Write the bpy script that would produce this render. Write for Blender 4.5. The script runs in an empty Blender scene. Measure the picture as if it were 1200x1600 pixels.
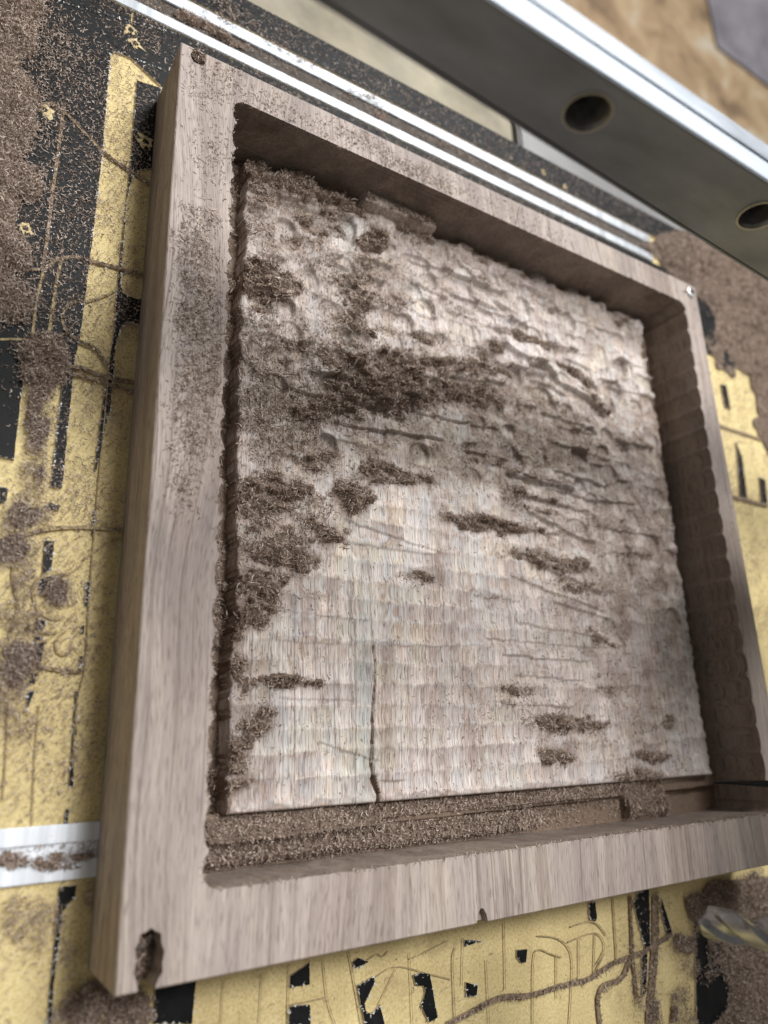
import bpy, bmesh, math, random
import numpy as np
from mathutils import Matrix, Vector
from mathutils.geometry import tessellate_polygon

S = bpy.context.scene
COL = S.collection
rng = np.random.default_rng(7)
random.seed(7)

# ------------------------------------------------------------------ camera
cd = bpy.data.cameras.new('camera')
cam = bpy.data.objects.new('camera', cd); COL.objects.link(cam); S.camera = cam
RIGHT = Vector((0.84230294, -0.02897053, 0.53822529))
DOWN = Vector((0.13641957, -0.95458468, -0.26487314))
FWD = Vector((0.52145514, 0.29652789, -0.80009734))
CPOS = Vector((-0.0638995, 0.0688594, 0.2844771))
m = Matrix((RIGHT, -DOWN, -FWD)).transposed().to_4x4(); m.translation = CPOS
cam.matrix_world = m
cd.sensor_fit = 'VERTICAL'; cd.sensor_height = 36.0; cd.sensor_width = 27.0
cd.lens = 1144.215 / 1600 * 36
cd.clip_start = 0.01; cd.clip_end = 60
cd.dof.use_dof = True; cd.dof.focus_distance = 0.318; cd.dof.aperture_fstop = 6.2

# ------------------------------------------------------------------ world and lamps
w = bpy.data.worlds.new('World'); S.world = w; w.use_nodes = True
w.node_tree.nodes['Background'].inputs[0].default_value = (1.0, 0.955, 0.90, 1)
w.node_tree.nodes['Background'].inputs[1].default_value = 0.21
def lamp(name, loc, target, size, power, col, sy=None):
    l = bpy.data.lights.new(name, 'AREA'); l.energy = power; l.color = col
    l.size = size
    if sy: l.shape = 'RECTANGLE'; l.size_y = sy
    o = bpy.data.objects.new(name, l); COL.objects.link(o); o.location = loc
    o.rotation_euler = (Vector(target) - Vector(loc)).to_track_quat('-Z', 'Y').to_euler()
    return o
lamp('ceiling_lamp', (0.38, 0.60, 1.55), (0.18, 0.18, 0), 0.40, 23, (0.985, 0.985, 1.0))
lamp('window_light', (1.0, 1.85, 1.95), (0.2, 0.2, 0), 1.0, 65, (0.95, 0.975, 1.0), 0.7)
S.view_settings.view_transform = 'Standard'
S.view_settings.look = 'None'
S.view_settings.exposure = 0.0
S.view_settings.gamma = 1.0
S.render.engine = 'CYCLES'
S.cycles.max_bounces = 6
S.cycles.use_denoising = True

# ------------------------------------------------------------------ data measured for this place (millimetres, world x, y)
LAM=[[(-44.0,160.3),(-41.3,160.1),(-41.4,155.1),(-43.3,153.9)],[(-27.6,156.5),(-23.1,156.4),(-23.6,154.3),(-27.6,154.2)],[(-27.2,142.0),(-23.8,142.4),(-24.0,131.5),(-26.8,129.6)],[(-27.5,127.6),(-23.8,129.1),(-24.3,125.8),(-26.9,121.8)],[(-27.1,113.5),(-23.9,112.8),(-24.0,110.1),(-27.1,109.2)],[(-26.8,107.0),(-24.2,107.6),(-24.3,106.2),(-26.9,105.6)],[(-27.2,105.0),(-23.7,105.1),(-24.0,97.7),(-26.9,98.1)],[(-27.0,94.4),(-24.9,94.4),(-25.2,90.9),(-27.0,90.9)],[(-27.2,88.7),(-25.1,88.3),(-26.0,84.9),(-26.9,81.9)],[(-11.2,156.6),(-10.1,156.8),(-10.0,150.4),(-11.2,150.2)],[(-11.2,147.9),(-10.3,148.0),(-10.4,146.5),(-11.3,146.4)],[(-11.5,127.8),(-10.2,128.4),(-10.1,119.5),(-11.2,119.0)],[(-11.7,111.7),(-10.8,111.7),(-10.8,108.9),(-11.6,108.9)],[(-11.4,100.8),(-10.3,100.9),(-10.5,95.6),(-11.3,95.6)],[(-11.8,88.4),(-10.7,88.4),(-9.7,56.3),(-11.0,56.8)],[(-11.3,49.2),(-10.1,49.7),(-10.3,44.7),(-11.3,44.8)],[(-11.0,25.2),(-5.7,25.3),(-5.9,21.7),(-9.4,17.9),(-9.5,11.2),(-10.0,-1.5),(-9.8,-13.9),(-10.9,-13.7),(-11.0,-1.3),(-10.9,13.3)],[(22.7,-9.0),(37.0,-9.1),(36.1,-22.9),(22.8,-20.3)],[(73.4,-14.7),(81.5,-11.6),(81.5,-18.9),(73.2,-18.5)],[(73.3,-24.7),(81.5,-25.6),(81.8,-32.3),(72.8,-30.5)],[(100.3,-14.7),(103.0,-13.5),(108.0,-15.7),(101.5,-16.9)],[(102.2,-23.1),(109.9,-21.2),(110.5,-23.0),(105.6,-29.6),(106.1,-32.3),(108.7,-33.9),(112.6,-31.4),(114.8,-39.2),(106.0,-37.5)],[(129.0,-24.0),(133.6,-23.8),(137.4,-25.1),(140.4,-41.1),(136.1,-41.9),(132.3,-35.5),(134.8,-30.9),(134.0,-28.5),(130.1,-27.8)],[(156.5,-15.2),(167.1,-17.1),(156.3,-17.4)],[(156.0,-31.1),(162.5,-33.5),(161.4,-36.9),(155.9,-36.6)],[(186.0,-23.7),(192.2,-24.2),(190.8,-29.3),(187.8,-28.9),(185.7,-26.2)],[(234.5,-11.0),(239.1,-10.5),(239.2,-18.1),(237.7,-19.3),(234.3,-18.0)],[(266.8,-15.1),(271.8,-10.1),(279.9,-10.2),(278.4,-22.0),(275.4,-36.2),(271.5,-36.2)],[(289.5,-15.9),(293.9,-31.6),(293.4,-33.6),(289.8,-33.7),(287.5,-20.2)],[(268.6,-38.0),(272.9,-38.7),(268.6,-54.8),(265.3,-57.0)],[(313.3,-29.8),(334.2,-26.3),(406.2,-21.8),(395.6,-109.1),(301.8,-86.3),(310.0,-47.5)],[(438.1,351.8),(457.7,343.6),(456.4,333.1),(433.5,337.7)],[(433.2,321.7),(440.8,322.5),(440.8,301.9),(433.5,302.4)],[(439.6,275.3),(444.3,263.2),(440.8,229.8),(431.6,231.3)],[(462.2,251.0),(470.3,249.8),(466.9,228.7),(458.9,230.0)],[(-27.2,211.3),(-23.6,219.0),(-23.6,203.8),(-23.3,163.2),(-27.1,163.1),(-27.1,186.6)]]
BIG=[[(-83.9,383.7),(10.2,496.7),(24.0,423.9),(14.7,406.9),(3.9,381.5),(-20.6,379.6),(-22.4,376.3),(-21.5,320.1),(-21.8,276.3),(-22.6,226.9),(-23.6,219.0),(-27.2,211.3),(-28.4,216.6),(-37.3,219.7),(-41.2,213.1),(-40.6,171.4),(-57.7,172.6)],[(-9.8,368.5),(1.5,369.9),(0.7,353.2),(0.3,322.6),(-5.8,318.4),(-8.0,314.1),(-9.6,301.3),(-9.1,258.6),(-7.7,253.4),(-2.8,252.5),(5.3,253.9),(4.9,241.8),(-4.6,240.1),(-7.5,236.8),(-8.6,228.0),(-8.6,198.9),(-10.4,184.6),(-11.6,172.3),(-12.5,171.6),(-11.6,198.2),(-9.8,233.6),(-10.2,258.2),(-9.7,294.4),(-9.4,329.5)]]
GROOVE=[(2.46,[(-55.4,302.1),(-54.3,314.1),(-51.8,325.5),(-48.3,332.5),(-44.0,335.9),(-39.3,334.9),(-30.2,328.0),(-20.2,320.7),(-8.8,316.3),(1.5,313.2)]),(2.11,[(-39.2,339.2),(-39.0,315.0),(-39.2,291.6),(-39.0,269.5),(-39.4,254.0)]),(2.39,[(-54.2,250.1),(-45.3,251.9),(-38.5,254.4),(-34.2,260.5),(-27.1,264.1),(-19.5,264.4),(-9.1,265.0),(0.4,265.2)]),(1.87,[(-38.9,254.2),(-39.9,236.1),(-39.8,221.8)]),(1.95,[(-32.8,261.0),(-33.7,250.0),(-33.9,232.2),(-34.3,224.9)]),(2.16,[(-22.9,244.6),(-28.0,241.4),(-29.9,234.9),(-28.2,229.6),(-23.8,226.5),(-16.2,224.3),(-10.7,217.9)]),(1.84,[(-22.9,244.0),(-14.5,249.9),(-9.7,255.2)]),(2.83,[(-28.6,213.7),(-21.4,214.2),(-10.2,212.8),(1.2,213.4)]),(2.14,[(-28.4,211.5),(-19.9,210.9),(0.2,209.0)]),(1.99,[(-41.6,139.1),(-33.8,143.6),(-25.5,146.6),(-16.7,148.5),(-0.4,149.6)]),(1.82,[(-50.6,218.6),(-42.0,221.2)]),(0.88,[(-10.7,218.5),(-10.4,192.9),(-10.5,171.1),(-10.3,147.8),(-10.0,123.1),(-9.3,97.5),(-10.9,84.0),(-10.3,62.5)]),(1.9,[(-25.0,130.2),(-28.8,126.3),(-29.0,121.7),(-26.3,116.1),(-21.2,113.4),(-19.1,114.3)]),(1.68,[(-30.3,110.2),(-25.6,108.6),(-19.7,108.9)]),(1.98,[(-31.1,99.1),(-25.8,97.0),(-18.4,95.7),(-10.9,95.2)]),(1.26,[(-29.6,103.5),(-25.6,105.2),(-22.6,106.1)]),(1.26,[(-16.5,109.8),(-19.8,106.2),(-19.0,101.7),(-15.7,101.1),(-13.8,104.2)]),(1.8,[(-36.4,144.5),(-36.3,128.0),(-33.4,116.8),(-35.4,105.5),(-37.0,98.9)]),(1.55,[(-13.3,135.0),(-17.4,130.9),(-23.8,129.1)]),(1.45,[(-0.2,146.5),(-5.9,143.3),(-13.4,136.2)]),(0.95,[(-33.0,84.0),(-31.6,67.5),(-31.0,53.5)]),(0.8,[(-23.1,84.0),(-22.7,67.2),(-21.4,45.0)]),(0.64,[(72.9,-10.9),(72.5,-30.0)]),(0.89,[(98.7,-10.6),(104.2,-36.3)]),(0.71,[(87.3,-11.7),(89.1,-24.9),(92.4,-33.9)]),(0.91,[(107.4,-14.9),(112.0,-13.4),(114.4,-14.9),(117.5,-13.1)]),(1.0,[(127.4,-17.7),(133.9,-16.8),(147.5,-14.1)]),(0.63,[(111.1,-21.4),(121.0,-19.4),(137.4,-24.9)]),(0.61,[(121.0,-19.9),(112.0,-31.3)]),(0.67,[(137.4,-24.9),(148.6,-28.7)]),(0.82,[(73.0,-24.0),(80.4,-24.3),(88.6,-24.4)]),(1.04,[(151.5,-17.2),(149.7,-21.7),(149.4,-35.9),(149.4,-45.1)]),(0.94,[(179.7,-11.3),(177.7,-37.4)]),(0.69,[(155.9,-14.2),(153.8,-32.0)]),(1.05,[(192.2,-53.5),(195.6,-29.1),(199.6,-25.6),(206.2,-28.2),(213.3,-30.9)]),(1.11,[(199.1,-19.8),(211.1,-22.6),(218.0,-27.4),(219.7,-33.0),(218.6,-40.7),(214.4,-57.9)]),(1.36,[(220.9,-19.2),(233.3,-18.7),(239.7,-21.0),(244.7,-26.5)]),(1.16,[(218.3,-25.3),(236.9,-24.2),(242.5,-31.1),(234.6,-38.1)]),(1.31,[(236.8,-24.7),(232.8,-43.1)]),(1.82,[(252.2,-10.4),(250.1,-37.8)]),(1.37,[(236.7,-38.4),(242.0,-33.8),(234.1,-40.7)]),(3.49,[(145.4,-44.4),(155.7,-42.9),(173.7,-40.3),(192.4,-42.5),(212.5,-42.2),(229.4,-42.6),(248.0,-38.9),(267.2,-37.8),(274.8,-36.7),(293.6,-33.0)]),(3.94,[(259.7,-39.4),(251.3,-46.3),(239.8,-47.0),(234.6,-51.4),(234.1,-61.8)]),(1.02,[(210.2,-28.8),(207.8,-46.5)]),(1.06,[(225.7,-24.5),(223.1,-41.5)]),(2.85,[(265.1,-11.4),(262.1,-34.1),(261.1,-56.2)]),(7.94,[(284.8,-13.8),(279.3,-36.8),(268.2,-68.5)]),(3.88,[(414.3,284.5),(485.0,284.4)]),(4.5,[(420.8,229.1),(466.9,228.7)]),(0.63,[(127.5,-15.8),(127.9,-40.9)]),(0.73,[(167.9,-24.6),(167.5,-48.7)]),(0.47,[(47.2,-11.3),(46.6,-24.9)]),(0.51,[(62.0,-11.8),(61.1,-27.8)])]
PDUST_SHADE=[(58.0,209.2,39.0,0.0,9.7,-52.0,0.8),(131.5,240.3,95.6,-2.8,16.1,-30.6,0.75),(223.8,231.3,92.7,-22.9,-1.3,-45.3,0.95),(305.5,197.3,75.0,-21.0,9.0,-89.3,0.75),(59.7,315.1,42.8,-10.0,1.8,-36.3,0.8),(54.0,259.8,27.0,0.0,9.0,-31.5,0.6),(59.0,148.0,24.7,0.0,2.3,-30.3,0.75),(106.3,291.7,33.8,0.0,11.3,-41.3,0.65),(161.3,319.2,63.0,-13.4,-6.5,-26.9,0.5),(264.1,327.8,61.5,-19.3,-3.6,-32.3,0.35),(251.5,145.0,52.5,-9.0,2.5,-45.0,0.45),(204.7,83.3,72.0,-4.5,0.0,-27.0,0.3),(282.0,83.3,49.5,-6.5,0.0,-45.5,0.5),(46.8,83.4,12.5,0.0,0.0,-27.0,0.5),(154.0,213.3,92.7,-4.3,9.7,-24.9,0.75),(232.7,186.9,58.0,-12.2,1.0,-34.4,0.5)]  # brown veil blobs: dust, and painted tone for the gantry's shadow band
RDUST=[(45.8,337.2,13.7,-2.4,0.6,-8.9,6),(69.9,334.8,19.0,-3.0,-2.0,-8.5,6),(99.6,335.9,14.8,-2.9,-1.5,-6.8,5),(136.2,338.0,22.5,-2.6,-0.5,-6.4,3.5),(52.8,323.3,19.7,-3.0,0.8,-10.1,2),(80.7,318.1,15.6,-1.7,-0.1,-4.8,3.5),(46.7,302.4,12.8,-1.6,2.5,-10.3,1.5),(88.1,327.0,13.9,-2.0,-0.4,-6.0,3),(50.6,272.2,17.9,0.0,5.5,-11.9,6),(38.6,258.1,6.6,1.5,2.2,-19.5,2),(115.6,319.2,10.2,-1.4,2.0,-8.4,7),(108.4,300.0,8.8,0.0,2.8,-11.3,3),(102.1,275.4,11.3,0.0,3.8,-18.8,4),(80.6,293.7,10.5,0.0,3.8,-6.0,2),(73.5,303.9,12.8,-0.6,0.9,-3.9,2.5),(95.0,287.7,10.6,-1.5,-0.3,-4.7,2.5),(125.6,286.8,15.6,-0.9,3.1,-4.2,2),(116.0,236.4,29.7,-2.3,3.5,-14.2,7),(131.7,243.9,47.6,-3.6,8.3,-21.4,2),(157.3,260.0,43.5,-1.3,5.6,-5.3,4.5),(169.1,245.2,27.6,-2.1,1.8,-8.6,4.5),(94.3,246.3,31.5,-0.5,7.3,-9.2,2.5),(63.9,236.2,29.3,0.0,9.0,-19.5,1.5),(87.0,218.5,19.3,-1.4,4.1,-9.3,6),(55.0,208.5,24.0,0.0,6.0,-22.7,1.6),(48.1,244.7,18.0,0.0,6.0,-16.2,1.3),(67.5,192.8,21.0,0.0,5.2,-13.0,1.6),(81.9,191.0,10.4,0.0,1.6,-6.0,5),(58.6,172.9,17.9,-0.8,1.6,-8.3,6),(96.5,173.5,12.0,-2.4,-0.1,-9.1,6),(110.8,190.0,13.1,-1.3,0.7,-7.3,4),(129.1,189.2,16.7,-0.7,2.1,-4.0,4),(80.2,168.0,22.7,0.0,3.5,-9.0,1.5),(56.0,153.2,19.2,1.5,3.5,-16.5,2.4),(83.3,156.7,11.5,-1.1,-0.1,-6.1,4),(62.0,142.9,15.0,0.0,1.2,-8.2,5),(49.6,128.3,16.0,2.6,4.1,-8.7,6),(47.1,117.8,13.3,1.7,3.2,-5.8,5),(41.3,107.4,5.0,0.0,0.5,-10.0,4),(65.5,91.8,16.5,-0.1,-0.5,-2.7,4),(44.3,97.7,3.8,1.7,0.4,-15.7,3),(52.7,76.7,7.9,1.0,1.4,-5.9,4),(44.2,67.1,5.0,0.0,-0.5,-6.7,4),(43.8,57.0,8.0,0.0,0.0,-5.4,5),(40.3,51.7,5.0,0.0,0.0,-6.0,5),(188.8,172.2,37.4,-0.8,1.1,-4.0,4.5),(195.3,192.2,7.0,-0.5,1.1,-7.2,2.625),(210.6,204.3,19.0,-0.8,-1.0,-2.1,2.625),(213.8,191.5,23.8,-0.7,-0.2,-1.8,2.625),(217.8,184.7,26.2,-0.7,-0.3,-1.8,2.625),(223.6,156.7,32.7,-2.2,-1.6,-5.1,4.5),(205.1,158.2,14.0,-0.9,0.5,-3.6,3.0),(241.4,144.9,25.4,-1.5,-0.6,-4.0,3.0),(131.0,139.9,12.6,-0.5,-0.0,-2.4,3),(176.8,207.0,14.0,-0.6,1.3,-2.7,2.625),(176.4,134.0,15.7,-0.6,-0.3,-1.8,1.5),(254.4,117.0,15.7,-1.8,-3.2,-2.4,3.0),(255.0,91.6,7.7,-6.7,-5.2,-4.7,2.25),(186.3,89.3,14.2,-0.6,-0.9,-3.1,3.0),(183.6,83.3,16.7,-0.2,-0.7,-1.2,1.875),(218.8,73.4,25.8,-1.1,-0.9,-4.3,4.5),(212.8,59.0,14.0,-1.3,-0.8,-4.3,4.5),(298.9,72.9,10.4,-0.7,0.0,-3.4,3.0),(281.6,55.9,17.6,-0.8,-0.8,-3.6,3.75),(269.3,46.8,17.9,-1.0,-0.9,-3.8,3.75),(249.4,116.8,7.4,-3.8,-4.7,-2.6,2.25),(221.2,292.2,32.0,-1.7,0.2,-3.8,3.75),(256.6,278.3,19.3,-2.5,-4.0,-3.3,3.75),(274.3,265.3,13.4,-3.1,-5.0,-3.2,3.75),(190.1,277.0,8.9,3.5,7.2,-4.7,3.0),(246.4,322.1,13.5,-1.6,1.2,-3.6,1.875),(282.2,260.6,9.0,-2.9,-3.7,-2.8,2.25),(168.8,297.8,15.1,-1.2,-0.8,-2.5,2.25),(189.4,320.7,9.5,-1.0,0.4,-2.2,1.875),(200.9,337.9,33.4,-2.1,-1.4,-4.1,2.25),(249.0,341.5,26.9,-2.1,-1.0,-3.3,1.875),(314.0,334.1,6.9,-4.2,-2.4,-4.4,2.25),(162.8,340.1,17.6,-1.6,-1.3,-3.5,2.625),(137.0,271.3,24.9,-1.0,3.2,-4.2,2.5),(132.2,255.0,16.0,0.0,4.0,-7.5,4),(252.3,249.6,15.7,-1.5,-1.1,-3.0,1.5),(231.4,213.2,30.5,-0.9,0.6,-2.4,1.125),(309.1,244.6,18.2,-2.0,-1.4,-3.1,1.5),(274.4,185.0,32.2,-1.7,-2.0,-3.2,1.125),(285.3,168.8,29.3,-0.9,-0.3,-2.3,1.5),(305.7,115.6,8.5,-1.3,0.4,-6.6,1.125)]
BDUST=[(14.0,227.4,9.5,2.0,2.2,-51.6,1.0),(13.3,188.9,8.6,1.5,1.4,-27.8,0.95),(11.7,173.1,6.7,-0.9,1.1,-20.2,0.6),(15.8,305.3,11.0,0.1,3.8,-30.1,0.35),(13.4,250.5,9.0,0.0,2.7,-16.5,0.75),(17.0,347.5,14.5,-3.2,2.2,-15.5,0.5),(41.5,346.4,20.9,-3.4,-1.5,-10.7,0.4),(104.3,351.4,42.4,-3.4,-1.3,-8.0,0.5),(119.9,350.0,21.8,-2.7,-0.7,-5.4,0.7),(11.7,274.4,8.3,1.5,3.8,-19.5,0.35),(190.1,348.2,83.6,-4.5,-6.9,-7.9,0.25),(61.1,345.4,17.2,-2.4,-1.3,-6.6,0.35),(24.5,191.5,2.5,-1.4,0.4,-44.3,0.5)]
TDUST=[(-71.1,356.2,17.7,-1.1,6.1,-57.7,7),(-62.1,303.6,12.4,-2.3,3.7,-54.7,6),(-59.6,258.4,10.0,3.8,5.0,-45.0,5),(-68.8,336.7,14.8,6.0,8.3,-39.0,6),(-63.4,375.5,9.4,3.0,6.3,-21.0,5),(-50.8,292.9,10.0,1.5,4.0,-9.0,4),(-52.5,255.2,10.0,2.0,3.8,-12.0,4),(-48.2,236.3,9.0,1.0,3.0,-11.0,3),(-35.4,211.9,9.5,0.2,2.1,-12.6,3.5),(-34.1,193.1,6.8,0.5,0.8,-25.0,2.2),(-34.2,172.1,5.3,2.6,0.7,-20.3,2),(-34.7,152.0,9.6,2.1,3.4,-8.7,2),(-38.3,137.1,9.3,2.0,3.2,-6.3,2),(-31.2,128.5,5.0,-0.5,-0.1,-15.8,1.6),(-32.8,114.5,7.4,-2.4,-3.6,-6.2,1.8),(-32.9,96.8,9.0,1.2,0.0,-11.2,2),(-34.4,84.0,10.0,1.3,0.0,-11.3,1.8),(-22.1,123.4,6.7,0.7,0.7,-6.7,1.8),(-28.8,77.7,8.0,1.0,0.0,-8.0,1.4),(-20.2,33.3,13.9,0.3,-1.0,-1.6,2.5),(-8.6,35.0,7.9,0.2,0.4,-1.4,2),(-28.0,35.0,5.2,0.3,-0.7,-2.8,2.5),(-14.6,15.7,8.0,0.7,-1.0,-5.3,1.2),(-22.2,16.7,5.2,1.0,-0.7,-8.0,1.2),(7.4,-10.0,11.3,0.7,-2.5,-6.0,4),(14.0,-14.9,10.0,0.0,-2.5,-6.0,4),(-0.2,-14.0,10.0,0.0,-2.5,-5.3,2.5),(1.0,19.3,4.0,-0.4,-1.2,-7.7,2),(-6.8,5.3,2.8,0.0,-0.4,-3.5,1.5),(-16.1,12.2,4.9,-1.1,-3.6,-2.6,1.4),(450.9,437.5,50.6,-32.4,-3.3,-39.1,9),(502.2,411.7,58.2,-32.0,12.2,-57.7,10),(483.8,381.4,26.4,5.8,12.2,-37.9,8),(502.7,339.2,25.1,5.3,9.9,-42.6,8),(516.3,290.7,24.4,7.5,8.6,-46.9,7),(406.7,427.2,35.1,-13.6,-0.9,-18.2,6),(538.5,449.7,78.4,-29.8,9.5,-42.1,9),(555.9,352.6,67.5,-27.0,16.5,-81.0,9),(443.8,410.6,22.1,-15.7,-1.3,-18.1,7),(361.6,-36.5,48.0,-7.0,-6.0,-22.8,4),(353.4,-22.3,54.7,0.2,-2.0,-9.3,4),(364.1,-68.8,36.0,-9.0,-6.0,-27.0,4),(336.1,-81.8,22.0,-3.0,-4.0,-12.0,3),(315.5,-20.8,22.2,0.5,-0.7,-8.0,2.5),(303.2,-37.4,13.0,-1.5,-2.0,-8.2,2),(303.0,-49.3,11.5,-1.2,-2.2,-4.8,1.5),(278.7,-65.0,14.3,-1.5,-3.0,-8.3,2),(293.1,-62.1,13.0,-1.3,-2.6,-7.2,1.6),(325.7,-57.6,16.6,0.3,-1.4,-4.4,1.5),(358.4,-77.1,34.5,-6.0,-7.5,-16.5,3.5),(264.2,-52.7,6.3,-2.5,-1.1,-13.7,1.4),(297.6,-71.4,20.0,-2.3,-4.0,-8.2,1.4),(14.0,420.9,13.2,-0.8,-0.0,-2.9,3.5),(31.1,419.6,14.4,-0.9,-1.0,-2.8,3.5),(33.9,439.1,19.7,-3.1,4.0,-12.4,1.2),(10.6,392.3,4.5,0.3,2.4,-5.6,3),(75.4,430.7,20.0,-1.0,-0.9,-3.2,1.5),(112.5,426.3,24.1,-1.0,0.4,-2.7,1.5),(177.5,421.3,27.4,-1.3,-0.3,-2.8,1.2),(125.4,416.6,5.9,-0.9,0.7,-3.1,2),(435.4,181.0,32.0,-7.5,3.0,-23.8,1.2),(431.7,144.1,24.0,-6.0,2.3,-19.0,1)]
TSC=[(-33.9,310.7,37.7,0.8,14.4,-87.0,30),(-18.5,252.2,30.0,4.0,12.0,-48.0,26),(-19.2,202.0,22.5,3.7,7.5,-41.2,26),(-19.5,154.1,24.8,3.2,2.8,-32.5,26),(-18.1,115.5,22.5,3.5,2.5,-31.5,28),(-16.9,79.7,22.0,3.2,0.0,-26.0,24),(-18.3,52.7,16.0,1.2,0.0,-10.0,12),(-7.6,3.6,26.0,3.0,-3.2,-21.0,8),(-50.3,347.2,22.5,6.0,11.3,-39.0,40),(131.0,451.2,122.3,-14.7,2.4,-34.2,25),(55.8,444.2,46.9,-5.2,6.4,-26.2,35),(262.5,441.0,109.0,-18.1,1.3,-32.4,25),(67.8,401.7,85.7,-2.5,-8.7,-7.9,45),(228.5,399.7,121.5,-6.5,-6.2,-11.6,45),(430.3,299.5,51.8,-0.0,17.8,-101.0,50),(424.5,170.7,31.0,-20.0,3.0,-76.0,26),(405.3,83.9,21.0,-25.0,0.0,-80.0,20),(-10.6,35.2,18.0,0.0,0.0,-10.0,25),(130.0,-30.1,148.5,2.9,-9.1,-16.1,1.2),(276.2,-42.1,30.0,-5.0,-4.5,-27.5,14),(-4.4,405.7,34.9,-4.0,3.3,-21.8,30)]
TCLR=[(316.6,-41.0,4.9,-2.1,-0.7,-8.4,1),(318.8,-66.8,10.7,-9.2,-3.7,-10.5,1),(322.0,-67.3,8.4,-7.5,-3.4,-6.7,1),(302.2,-23.7,7.4,1.3,-0.2,-11.1,1),(289.8,-26.5,5.0,1.7,-0.1,-9.3,1),(287.2,-49.6,8.0,-1.3,-1.6,-7.8,1),(281.4,-64.1,4.3,-1.5,-0.7,-8.2,1),(425.5,372.4,14.4,-3.3,4.4,-13.8,1)]
LEDGE=[(156.8,317.5,208.7,316.4,2.2,14),(197.4,327.8,230.7,326.9,1.2,10),(190.7,309.1,215.2,306.8,1.6,10),(156.1,307.0,197.3,301.9,1.4,9),(159.6,294.0,201.0,290.5,1.2,8),(135.2,317.8,161.3,319.2,0.8,8),(134.4,301.5,164.6,301.7,1,8),(133.7,285.6,154.6,284.4,1,8),(195.4,282.6,287.5,257.5,2.5,16),(189.3,268.7,234.0,270.3,2.2,14),(218.1,266.2,248.6,261.3,1.6,10),(225.9,247.7,273.1,241.5,1.8,12),(152.4,251.1,202.4,258.2,1.5,14),(56.2,322.9,103.3,327.4,1.6,12),(47.0,288.3,63.4,287.3,1.2,9),(84.2,304.3,102.8,307.6,1.0,8),(86.0,297.5,100.7,297.3,1.0,8),(106.4,295.5,122.0,295.2,1.2,8),(104.1,279.7,117.5,280.3,1.2,8),(121.8,291.3,133.8,289.5,1.0,8),(75.3,293.5,84.2,295.0,1.2,7),(64.1,223.3,123.1,224.1,1.5,14),(87.0,211.0,154.0,213.3,1.2,10),(134.8,226.8,194.6,229.1,1.1,10),(93.0,162.4,146.0,153.5,0.7,9),(80.1,153.4,142.1,151.5,0.5,8),(167.4,172.5,230.8,173.7,1.8,12),(166.5,212.2,197.3,210.8,1.2,9),(191.9,202.5,244.8,200.1,1.6,10),(195.3,192.2,259.1,190.6,1.5,9),(203.4,182.7,258.5,171.5,1.6,9),(204.7,154.8,258.8,142.0,1.8,10),(186.1,146.2,259.5,131.3,1.2,9),(216.0,135.3,264.1,128.1,1.2,8),(187.8,122.0,262.2,117.4,1.0,8),(166.4,113.1,261.3,112.1,0.9,8),(177.8,105.9,244.9,104.8,1.2,8),(185.1,96.9,238.4,94.7,0.9,8),(175.5,83.3,226.9,81.7,0.8,8),(228.4,228.3,281.9,226.5,1.2,9),(226.0,210.4,278.8,209.5,1.2,9),(219.5,197.9,300.2,200.6,1.0,9),(235.0,239.7,267.3,240.3,1.2,9),(285.4,279.1,335.6,279.9,1.2,10),(246.9,286.6,274.7,285.3,1,8),(262.7,318.1,298.7,319.7,0.8,8),(295.1,299.9,327.0,301.4,0.8,7),(257.8,182.8,320.6,182.9,0.8,8),(271.5,169.2,311.7,169.7,0.8,8),(59.5,119.9,105.3,118.7,0.3,7),(56.9,108.1,98.5,107.3,0.3,7),(111.6,107.8,170.1,110.2,0.35,7),(60.1,85.3,98.0,84.9,0.4,7),(76.9,68.6,109.9,60.0,0.5,8),(106.5,52.7,122.5,51.8,0.6,8),(54.5,93.1,79.9,91.0,0.8,8)]
CRACK=[(104.1,150.4),(104.7,121.5),(105.6,107.6),(106.6,96.7),(104.9,83.4),(103.7,62.8),(104.4,54.0),(107.0,47.7),(106.2,42.4)]

T = 0.03643; BW = 0.36; BLN = 0.3612
MM = 0.001

# ------------------------------------------------------------------ noise helpers
def h2(i, j, s):
    n = (i.astype(np.int64) * 374761393 + j.astype(np.int64) * 668265263 + s * 974634777) & 0x7fffffff
    n = ((n ^ (n >> 13)) * 1274126177) & 0x7fffffff
    n = (n ^ (n >> 16)) & 0xffff
    return n / 65535.0
def vn(x, y, s=0):
    x = np.asarray(x, float); y = np.asarray(y, float)
    i = np.floor(x); j = np.floor(y); u = x - i; v = y - j
    u = u * u * (3 - 2 * u); v = v * v * (3 - 2 * v)
    a = h2(i, j, s); b = h2(i + 1, j, s); c = h2(i, j + 1, s); d = h2(i + 1, j + 1, s)
    return (a * (1 - u) + b * u) * (1 - v) + (c * (1 - u) + d * u) * v
def fbm(x, y, s=0, o=3):
    r = 0; a = 0.5; t = 0
    for k in range(o):
        r = r + a * vn(x, y, s + k * 17); t += a; a *= 0.5; x = x * 2.03; y = y * 2.03
    return r / t
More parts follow.
